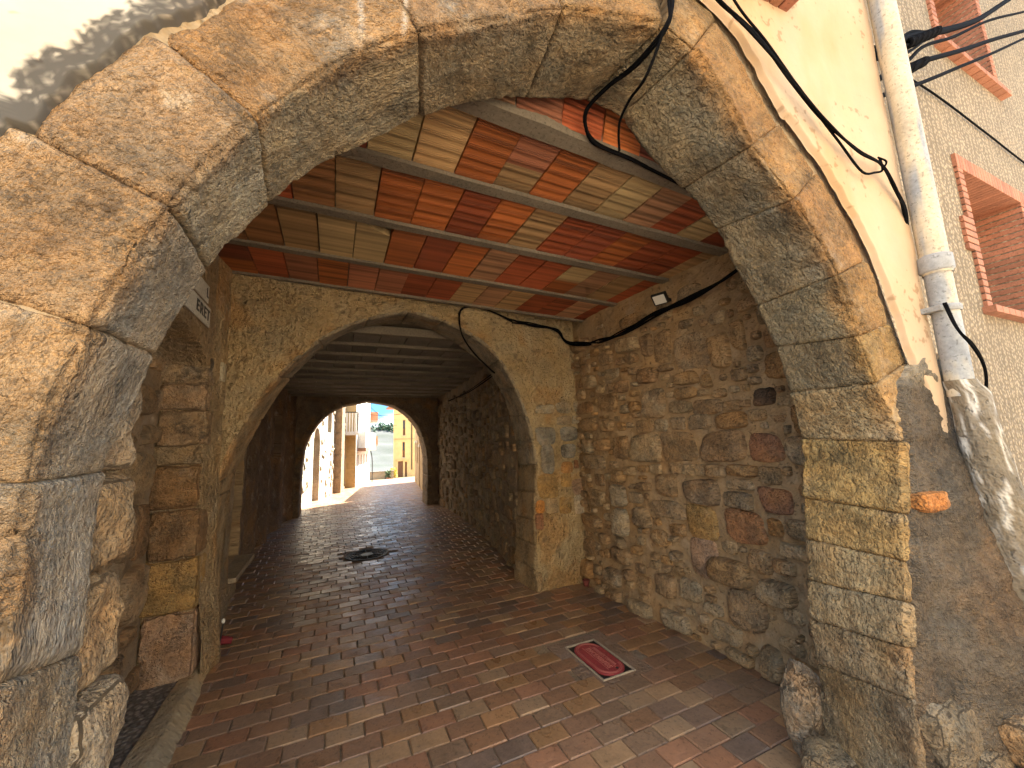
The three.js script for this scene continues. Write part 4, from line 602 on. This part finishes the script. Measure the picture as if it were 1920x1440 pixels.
{
  const l = thing('floodlight', 'small black floodlight with a white face near the top of the right wall', 'lamp', [2.58, 2.77, -2.42]);
  const o = new THREE.Group(); o.name = 'head'; o.position.set(-0.04, 0, 0); o.rotation.set(0.0, 0.35, 0.75); l.add(o);
  const a = new THREE.Mesh(new RoundedBoxGeometry(0.03, 0.105, 0.13, 2, 0.006), M.black); a.name = 'housing'; o.add(a);
  const b = new THREE.Mesh(new THREE.BoxGeometry(0.004, 0.08, 0.1).translate(-0.0165, 0, 0), M.white); b.name = 'lens'; o.add(b);
  part('bracket', bevBox(2.55, 2.66, 2.755, 2.785, -2.435, -2.405, 0.004), M.black, l);
}
{
  const j = thing('junction_box', 'slim beige junction box in the left corner beside the stuccoed arch', 'junction box', [-0.86, 2.18, -3.9]);
  part('case', flat(bevBox(-0.9, -0.845, 2.18, 2.335, -3.94, -3.86, 0.006), [0.62, 0.54, 0.38]), M.brick, j); part('lid', flat(bevBox(-0.846, -0.838, 2.192, 2.323, -3.93, -3.87, 0.004), [0.55, 0.47, 0.32]), M.brick, j);
}
{
  const c = thing('hydrant_cover', 'red oval iron hydrant cover in a rectangular frame set in the paving', 'floor cover', [1.81, 0, -2.62]);
  part('surround', flat(merge([box(1.56, 1.672, -0.02, -0.002, -2.96, -2.33), box(1.948, 2.07, -0.02, -0.002, -2.96, -2.33), box(1.672, 1.948, -0.02, -0.0025, -2.96, -2.875), box(1.672, 1.948, -0.02, -0.0025, -2.385, -2.33)]), [0.33, 0.22, 0.15]), M.mortar, c);
  const fr = (a, b, d, e) => bevBox(a, b, -0.02, 0.006, d, e, 0.002);
  part('frame', flat(merge([fr(1.672, 1.684, -2.875, -2.385), fr(1.936, 1.948, -2.875, -2.385), fr(1.684, 1.936, -2.875, -2.863), fr(1.684, 1.936, -2.397, -2.385)]), [0.5, 0.42, 0.32]), M.brick, c);
  part('pan', box(1.684, 1.936, -0.02, -0.006, -2.863, -2.397), M.iron, c);
  const lid = new THREE.Shape(); lid.absarc(0, 0.115, 0.108, 0, Math.PI); lid.absarc(0, -0.115, 0.108, Math.PI, 2 * Math.PI);
  const fl = g => g.rotateX(-Math.PI / 2).translate(1.81, 0, -2.63);
  const L = part('lid', fl(new THREE.ExtrudeGeometry(lid, { depth: 0.008, bevelEnabled: true, bevelSize: 0.003, bevelThickness: 0.003, bevelSegments: 2, curveSegments: 24 }).translate(0, 0, -0.006)), M.redIron, c);
  const ring = (k, y) => { const p = []; for (let i = 0; i <= 80; i++) { const a = i / 80 * 6.2832, s = a < Math.PI ? 0.115 : -0.115; p.push([1.81 + Math.cos(a) * k, y, -2.63 - s - Math.sin(a) * k]); } return tube(p, 0.0022, 160, 5); };
  for (const k of [0.095, 0.084]) part('rib', ring(k, 0.005), M.wornRed, L);
  for (const x of [-0.03, 0.034]) part('rib', box(1.81 + x - 0.0015, 1.81 + x + 0.0015, 0.004, 0.0075, -2.79, -2.47), M.wornRed, L);
  const put = (s, size, xo) => { const g = text(s, size, 0.003); g.computeBoundingBox(); const w = g.boundingBox.max.x; g.translate(-w / 2, -size / 2, 0).rotateX(-Math.PI / 2).rotateY(-Math.PI / 2).translate(1.81 + xo, 0.0045, -2.63); return g; };
  part('lettering', put('INCENDIOS', 0.038, 0.002), M.wornRed, L, 'raised letters on the lid'); part('lettering', put('HIDRANTE CONTRA', 0.021, 0.052), M.wornRed, L);
  part('keyhole', new THREE.CylinderGeometry(0.011, 0.011, 0.004, 12).translate(1.845, 0.005, -2.46), M.black, L);
}
{
  const c = thing('manhole_cover', 'round cast iron manhole cover with a pale centre in the inner passage floor', 'manhole cover', [0.49, 0, -6.57]);
  const at = g => g.translate(0.49, 0, -6.57);
  part('surround', flat(at(new THREE.CylinderGeometry(0.44, 0.44, 0.018, 40).translate(0, -0.011, 0)), [0.3, 0.2, 0.14]), M.mortar, c);
  part('frame', at(new THREE.LatheGeometry([[0.275, -0.01], [0.275, 0.006], [0.305, 0.006], [0.31, -0.01]].map(q => new THREE.Vector2(...q)), 48)), M.iron, c);
  const lid = part('lid', at(new THREE.CylinderGeometry(0.272, 0.272, 0.014, 48).translate(0, -0.005, 0)), M.iron, c);
  for (let r = 0.11; r < 0.26; r += 0.04) part('ridge', at(new THREE.TorusGeometry(r, 0.005, 5, 48).rotateX(Math.PI / 2).translate(0, 0.003, 0)), M.iron, lid);
  for (let k = 0; k < 12; k++) part('rib', at(bevBox(0.1, 0.25, 0.001, 0.008, -0.006, 0.006, 0.002).rotateY(k * Math.PI / 6)), M.iron, lid);
  part('badge', flat(at(new THREE.CylinderGeometry(0.085, 0.085, 0.006, 32).translate(0, 0.005, 0)), [0.4, 0.42, 0.44]), M.zinc, lid);
}
// small things left on the floor
{
  const p = thing('red_cup', 'crumpled dark red paper cup on the floor by the left kerb', 'cup', [-0.74, 0, -4.25]);
  part('side', flat(boxUV(new THREE.LatheGeometry([[0.025, 0], [0.036, 0.085], [0.034, 0.085], [0.023, 0.004]].map(q => new THREE.Vector2(...q)), 14).rotateZ(1.35).translate(-0.74, 0.034, -4.25)), [0.25, 0.03, 0.045]), M.brick, p);
  const t = thing('twig', 'dark stalk with a pale tip leaning on the left kerb beside the red cup', 'twig', [-0.8, 0, -4.2]);
  part('stalk', tube([[-0.83, 0.0, -4.12], [-0.81, 0.08, -4.17], [-0.8, 0.2, -4.2]], 0.006, 20, 6), M.black, t); part('tip', new THREE.SphereGeometry(0.014, 10, 8).scale(1, 1.5, 1).translate(-0.8, 0.215, -4.2), M.white, t);
  const q = thing('clay_pot', 'tiny dark red clay pot in the corner of the right wall and the second arch', 'pot', [2.56, 0, -3.86]);
  part('body', flat(boxUV(new THREE.LatheGeometry([[0, 0], [0.025, 0], [0.036, 0.05], [0.04, 0.05], [0.04, 0.065], [0.03, 0.065], [0.026, 0.01]].map(v => new THREE.Vector2(...v)), 16).translate(2.56, 0.002, -3.86)), [0.24, 0.06, 0.05]), M.brick, q);
  const fl = thing('flower_plant', 'small plant with a pink flower at the right edge by the drainpipe foot', 'plant', [2.85, 0.4, -0.8]);
  const R = rng(5), lf = []; for (let i = 0; i < 60; i++) { const g = new THREE.PlaneGeometry(0.03, 0.06, 1, 3); const P = g.attributes.position; for (let k = 0; k < P.count; k++) P.setZ(k, -0.3 * P.getY(k) ** 2 * 8); g.rotateX(R() * 3).rotateY(R() * 6).translate(2.9 + R() * 0.2, 0.3 + R() * 0.35, -0.85 + R() * 0.15); lf.push(g); }
  part('leaves', merge(lf), mat('leaf_green', { color: C(0.06, 0.1, 0.035), roughness: 0.8 }), fl);
  const pt = []; for (let i = 0; i < 7; i++) pt.push(new THREE.CircleGeometry(0.022, 8).translate(0.02, 0, 0).rotateY(0.4).rotateZ(i * 0.9).rotateY(-1.2).translate(2.83, 0.655, -0.78)); part('petals', merge(pt), mat('pink_petal', { color: C(0.75, 0.3, 0.5) }), fl);
  part('stem', tube([[2.95, 0.05, -0.84], [2.9, 0.4, -0.8], [2.84, 0.65, -0.785]], 0.005, 20, 5), mats.leaf_green, fl);
}
// ------------------------------------------------------------------ street beyond the passage
// a facade that stands on the line p -> q (ground plan), seen from its front; u metres along it, v metres above y = 0, d metres outwards
function facade(p, q) {
  const dx = q[0] - p[0], dz = q[1] - p[1], L = Math.hypot(dx, dz), ux = dx / L, uz = dz / L;
  const m = new THREE.Matrix4().makeBasis(V(ux, 0, uz), V(0, 1, 0), V(-uz, 0, ux)).setPosition(p[0], 0, p[1]);
  return { L, m, slab: (u0, u1, v0, v1, d0, d1) => box(u0, u1, v0, v1, d0, d1).applyMatrix4(m), wall(holes, h0, h1, depth = 0.3) {
    const s = new THREE.Shape(); s.moveTo(0, h0); s.lineTo(L, h0); s.lineTo(L, h1); s.lineTo(0, h1); s.closePath();
    for (const [a, b, c, d, arch] of holes) { const o = new THREE.Path(); o.moveTo(a, c); o.lineTo(b, c); o.lineTo(b, d); if (arch) for (let i = 1; i < 12; i++) o.lineTo((a + b) / 2 + (b - a) / 2 * Math.cos(i / 12 * Math.PI), d + (b - a) / 2 * Math.sin(i / 12 * Math.PI)); o.lineTo(a, d); o.closePath(); s.holes.push(o); }
    return boxUV(new THREE.ExtrudeGeometry(s, { depth, bevelEnabled: false }).translate(0, 0, -depth)).applyMatrix4(m);
  } };
}
const limewash = (c, k = 0.3) => g => paint(g, (x, y, z) => c.map(v => v * (1 + k * fbm(x * 1.5, y * 1.5, z * 1.5, 4))));
{
  // old stone house with a recessed arched door
  const F = facade([-0.84, -12.0], [0.62, -22.2]), h = thing('old_stone_house', 'pale rough stone house with a recessed arched door on the left beyond the passage', 'house', [-0.3, 0, -16]);
  const m = new THREE.Matrix4(), L = F.L, u = z => (-12 - z) / 10.2 * L; // u from a depth
  const door = [u(-13.85), u(-14.9), -0.1, 1.75, true], win = [u(-16.3), u(-17.2), 2.2, 3.1];
  part('wall', paint(F.wall([door, win], -0.6, 6.5, 0.4), (x, y, z) => stoneColor(x, y, z, [0.6, 0.55, 0.46], 5, { dark: 0.5, ironK: 0.25, lime: 0.4 })), M.stucco, h);
  const d = part('door', F.slab(door[0], door[1], -0.1, 2.3, -0.42, -0.36), M.wood, h); part('handle', F.slab(door[0] + 0.1, door[0] + 0.14, 0.9, 1.05, -0.36, -0.33), M.iron, d);
  part('window', F.slab(win[0], win[1], win[2], win[3], -0.4, -0.36), M.wood, h);
  part('pilaster', paint(F.slab(u(-18.0), u(-18.9), -0.7, 4.2, -0.1, 0.28), (x, y, z) => stoneColor(x, y, z, [0.42, 0.3, 0.19], 8)), M.rock, h);
  const R = rng(19), ss = []; for (let i = 0; i < 150; i++) { const a = R() * L, b = -0.4 + R() * 4.4, w = 0.14 + R() * 0.26, hh = 0.1 + R() * 0.14; if ((a + w > door[0] - 0.1 && a < door[1] + 0.1 && b < 2.5) || (a + w > win[0] - 0.1 && a < win[1] + 0.1 && b + hh > 2.1 && b < 3.2)) continue; part('stone', stoneGeo((p, q, k) => { const v = V(p, q, k).applyMatrix4(F.m); return [v.x, v.y, v.z]; }, a, b, a + w, b + hh, 0.04, 800 + i, (x, y, z) => stoneColor(x, y, z, [[0.62, 0.56, 0.46], [0.5, 0.43, 0.33], [0.56, 0.46, 0.33]][i % 3], i), 10), M.rock, h); }
  part('roof', flat(box(-6, -0.3, 6.5, 6.75, -22.2, -11.95), [0.36, 0.15, 0.08]), M.brick, h);
}
{
  // white house that steps out into the street, with a balcony on its near side
  const h = thing('white_house', 'white house with narrow windows and a slatted balcony stepping into the far street', 'house', [1.2, -0.4, -23]);
  const S = facade([0.3, -21.5], [1.02, -21.5]), F = facade([1.02, -21.5], [2.1, -27]), wm = limewash([0.78, 0.77, 0.73], 0.08);
  part('side_wall', limewash([0.6, 0.42, 0.2], 0.3)(S.wall([], -0.8, 6.6, 0.3)), M.plaster, h);
  for (let i = 0; i < 8; i++) part('cladding_board', flat(S.slab(0.3, 0.7, -0.4 + i * 0.31, -0.1 + i * 0.31, 0, 0.025), [0.5, 0.33, 0.14].map(v => v * (1 + 0.06 * (i % 3)))), M.brick, h);
  const holes = []; for (const y of [[2.55, 3.75], [0.15, 1.2]]) for (let i = 0; i < 4; i++) holes.push([0.55 + i * 1.12, 0.95 + i * 1.12, ...y]);
  part('front_wall', wm(F.wall(holes, -0.9, 6.6, 0.3)), M.plaster, h);
  for (const [a, b, c, d] of holes) { const w = part('window', F.slab(a, b, c, d, -0.28, -0.24), M.wood, h); part('pane', F.slab(a + 0.05, b - 0.05, c + 0.05, d - 0.05, -0.235, -0.225), M.glass, w); }
  part('enclosed_balcony', wm(F.slab(0.5, 5.2, 1.55, 2.4, 0, 0.4)), M.plaster, h); part('balcony_soffit', flat(F.slab(0.5, 5.2, 1.38, 1.54, 0, 0.42), [0.45, 0.25, 0.16]), M.brick, h);
  const b = new THREE.Group(); b.name = 'balcony'; h.add(b);
  part('slab', wm(S.slab(-0.05, 0.75, 2.2, 2.36, 0, 0.8)), M.plaster, b); part('rail', S.slab(-0.05, 0.75, 3.28, 3.33, 0.74, 0.79), M.iron, b); part('side_panel', S.slab(0.73, 0.75, 2.36, 3.3, 0, 0.79), M.iron, b);
  for (let i = 0; i < 7; i++) part('baluster', S.slab(-0.03 + i * 0.125, 0.03 + i * 0.125, 2.36, 3.28, 0.75, 0.775), M.white, b);
  part('roof', flat(box(-4, 2.1, 6.6, 6.8, -27.2, -21.3), [0.36, 0.15, 0.08]), M.brick, h);
}
{
  const h = thing('far_white_house', 'farther white house with two terracotta balconies against the blue sky', 'house', [2.7, -1, -33]);
  const F = facade([2.35, -30.5], [2.62, -36]);
  part('wall', limewash([0.76, 0.76, 0.74], 0.08)(F.wall([], -1.6, 7, 0.4)), M.plaster, h); part('end_wall', limewash([0.76, 0.76, 0.74], 0.08)(facade([1.2, -30.5], [2.35, -30.5]).wall([], -1.6, 7, 0.3)), M.plaster, h);
  for (const [y, i] of [[3.45, 0], [1.62, 1]]) { const b = new THREE.Group(); b.name = 'balcony'; h.add(b); part('slab', flat(F.slab(1.0, 2.6, y, y + 0.12, 0, 0.62), [0.5, 0.4, 0.3]), M.brick, b); part('parapet', flat(F.slab(1.0, 2.6, y + 0.12, y + 0.75, 0.55, 0.62), [0.55, 0.25, 0.13]), M.brick, b); part('end_panel', flat(F.slab(1.0, 1.06, y + 0.12, y + 0.75, 0, 0.54), [0.55, 0.25, 0.13]), M.brick, b); }
  part('drainpipe', tube([[2.45, 5, -31.2], [2.47, 1.5, -31.2], [2.6, 0.8, -31.2], [2.62, -1.4, -31.2]], 0.035, 30), M.iron, h);
}
{
  const h = thing('yellow_house', 'narrow ochre yellow house with brown doors at the end of the street', 'house', [7.4, -2, -47]);
  const F = facade([6.28, -47.2], [8.9, -47.2]), o = (a, b, c, d) => [a, b, c, d];
  const W = [o(1.02, 1.3, 2.75, 4.55), o(0.98, 1.26, 0.22, 2.0)], D = [o(0.48, 1.04, -2.0, -0.2), o(1.26, 1.5, -2.0, -0.28)];
  part('wall', limewash([0.68, 0.47, 0.2], 0.12)(F.wall([...W, ...D], -2.3, 6.2, 0.3)), M.plaster, h);
  for (const [a, b, c, d] of W) { const w = part('window', F.slab(a, b, c, d, -0.25, -0.2), M.wood, h); part('pane', F.slab(a + 0.05, b - 0.05, c + 0.8, d - 0.08, -0.195, -0.185), M.glass, w); part('sill', flat(F.slab(a - 0.06, b + 0.06, c - 0.1, c, 0, 0.1), [0.6, 0.5, 0.35]), M.brick, h); }
  for (const [a, b, c, d] of D) part('door', F.slab(a, b, c, d, -0.25, -0.18), M.wood, h);
  part('cornice', flat(F.slab(0.3, 1.7, -0.16, 0.02, 0, 0.08), [0.72, 0.48, 0.2]), M.brick, h); part('string_course', flat(F.slab(0, F.L, 2.28, 2.4, 0, 0.06), [0.55, 0.36, 0.16]), M.brick, h);
  part('drainpipe', F.slab(1.98, 2.08, -1.2, 6, 0.02, 0.1), M.iron, h); part('roof', flat(F.slab(-0.3, F.L + 0.2, 6.2, 6.4, -5, 0.5), [0.36, 0.15, 0.08]), M.brick, h);
}
{
  // houses along the right side; their eaves throw the shadow that covers most of the street
  const F = facade([3.05, -15.0], [2.62, -11.95]), h = thing('right_street_house', 'tall tan house just outside the far arch on the right with a barred window', 'house', [3, 0, -13.5]);
  const W = [0.5, 1.1, 0.95, 1.95];
  part('wall', paint(F.wall([W], -0.4, 6.6, 0.35), (x, y, z) => stoneColor(x, y, z, y < 0.9 ? [0.4, 0.2, 0.13] : [0.6, 0.48, 0.33], 6, { dark: 0.15 })), M.stucco, h);
  const w = part('window', F.slab(W[0], W[1], W[2], W[3], -0.32, -0.28), M.wood, h); for (let i = 0; i < 4; i++) part('bar', F.slab(W[0] + 0.1 + i * 0.13, W[0] + 0.12 + i * 0.13, W[2], W[3], -0.1, -0.08), M.iron, w);
  part('body', flat(box(3.12, 7, -0.4, 6.6, -15.0, -11.95), [0.5, 0.4, 0.28]), M.stucco, h);
  part('roof', flat(box(2.8, 7.2, 6.6, 6.8, -15.2, -11.9), [0.36, 0.15, 0.08]), M.brick, h);
}
{
  const F = facade([4.25, -23.2], [3.05, -15.05]), h = thing('low_street_house', 'lower ochre rendered house in shade on the right of the far street', 'house', [3.7, -0.2, -19]);
  const W = [[1.2, 1.9, 0.7, 1.7], [3.2, 3.9, 0.7, 1.7], [5.4, 6.2, -0.35, 1.5]];
  part('wall', limewash([0.58, 0.42, 0.24], 0.2)(F.wall(W, -0.8, 3.5, 0.35)), M.stucco, h);
  for (const [a, b, c, d] of W) { part('window', F.slab(a, b, c, d, -0.3, -0.25), M.wood, h); part('lintel', flat(F.slab(a - 0.1, b + 0.1, d, d + 0.12, 0, 0.05), [0.7, 0.66, 0.58]), M.brick, h); }
  part('eaves', flat(F.slab(0, F.L, 3.5, 3.65, -4, 0.25), [0.36, 0.15, 0.08]), M.brick, h);
}
{
  const w = thing('low_wall', 'low tan garden wall closing the far end of the street', 'wall', [4, -1.5, -42]);
  part('masonry', limewash([0.5, 0.38, 0.22], 0.3)(box(3.1, 5.6, -2, -0.95, -42.3, -42)), M.stucco, w); part('coping', flat(box(3.05, 5.65, -0.95, -0.87, -42.36, -41.94), [0.6, 0.52, 0.4]), M.conc, w);
  const R = rng(15), lf = (n, cx, cy, cz, s, hgt) => { const a = []; for (let i = 0; i < n; i++) a.push(new THREE.PlaneGeometry(0.12, 0.2).rotateX(R() * 3).rotateY(R() * 6).translate(cx + (R() - 0.5) * s, cy + R() * hgt, cz + (R() - 0.5) * s)); return merge(a); };
  const p = thing('potted_plant', 'green bush in a pot beside the far low wall', 'plant', [5.0, -1.7, -41.6]); part('foliage', lf(90, 5.0, -1.55, -41.6, 0.5, 0.7), mats.leaf_green, p); part('pot', flat(boxUV(new THREE.CylinderGeometry(0.2, 0.15, 0.3, 12).translate(5.0, -1.62, -41.6)), [0.4, 0.18, 0.1]), M.brick, p);
  const y = thing('yellow_bush', 'yellow flowering bush by the ochre house', 'bush', [5.7, -1.7, -43]); part('foliage', lf(140, 5.7, -1.6, -43, 0.7, 0.9), mat('yellow_leaf', { color: C(0.5, 0.42, 0.06) }), y);
}
{
  // pine wood on the hill: clumps of needle-sized faces on trunks
  const R = rng(33), g = [], tr = [];
  for (let t = 0; t < 46; t++) {
    const x = 8 + R() * 14, z = -125 - R() * 16, y0 = 4.2 + 0.35 * Math.abs(x - 12) * 0.1, H = 4 + R() * 3.2; tr.push(new THREE.CylinderGeometry(0.1, 0.2, H, 6).translate(x, y0 + H / 2 - 3, z));
    for (let k = 0; k < 130; k++) { const a = R() * 6.28, r = Math.sqrt(R()) * 1.9, h = R(); g.push(new THREE.PlaneGeometry(0.5, 0.35).rotateX(R() * 3).rotateY(R() * 6).translate(x + Math.cos(a) * r * (1.1 - h * 0.7), y0 + H * (0.15 + 0.85 * h) - 2, z + Math.sin(a) * r)); }
  }
  const w = new THREE.Group(); w.name = 'pine_wood'; scene.add(w); tag(w, 'dark green pine wood on the hill beyond the street', 'wood', null, 'stuff');
  part('crowns', merge(g), mat('pine_green', { color: C(0.045, 0.1, 0.055), roughness: 0.9 }), w); part('trunks', merge(tr), M.wood, w);
}
{
  const w = thing('street_wires', 'thin black wires strung between the houses against the sky', 'cable', [2.2, 4, -25]);
  for (const [p, q, s] of [[[1.5, 3.9, -22], [6.4, 4.6, -46.9], 0.4], [[2.0, 4.6, -27], [4.2, 4.2, -22.8], 0.2], [[2.4, 4.2, -31], [6.6, 3.9, -47], 0.3], [[1.9, 3.6, -26], [3.9, 3.4, -21], 0.15], [[1.06, 4.0, -21.6], [3.2, 3.7, -15.5], 0.2]]) part('wire', tube([0, 0.25, 0.5, 0.75, 1].map(t => [mix(p[0], q[0], t), mix(p[1], q[1], t) - s * 4 * t * (1 - t), mix(p[2], q[2], t)]), 0.012, 30, 5), M.cable, w);
}
// ------------------------------------------------------------------ unseen house added behind the camera; its pale wall bounces sunlight into the passage
{
  const h = thing('added_opposite_house', 'unseen cream house added across the street behind the camera to bounce sunlight into the passage', 'house', [0, 0, 8]);
  const F = facade([9, 7.5], [-9, 7.5]), W = []; for (let i = 0; i < 5; i++) W.push([1.6 + i * 3.3, 2.7 + i * 3.3, 3.4, 5.0]); const D = [[4.2, 5.3, -0.02, 2.1], [11.2, 12.3, -0.02, 2.1]];
  part('wall', limewash([0.82, 0.74, 0.6], 0.06)(F.wall([...W, ...D], -0.1, 8, 0.3)), M.plaster, h);
  for (const [a, b, c, d] of W) { const w = part('window', F.slab(a, b, c, d, -0.28, -0.22), M.wood, h); part('pane', F.slab(a + 0.08, b - 0.08, c + 0.08, d - 0.08, -0.215, -0.2), M.glass, w); }
  for (const [a, b, c, d] of D) part('door', F.slab(a, b, c, d, -0.28, -0.2), M.wood, h);
  part('roof', flat(box(-9.2, 9.2, 8, 8.2, 7.1, 14), [0.36, 0.15, 0.08]), M.brick, h);
}
renderer.render(scene, camera);
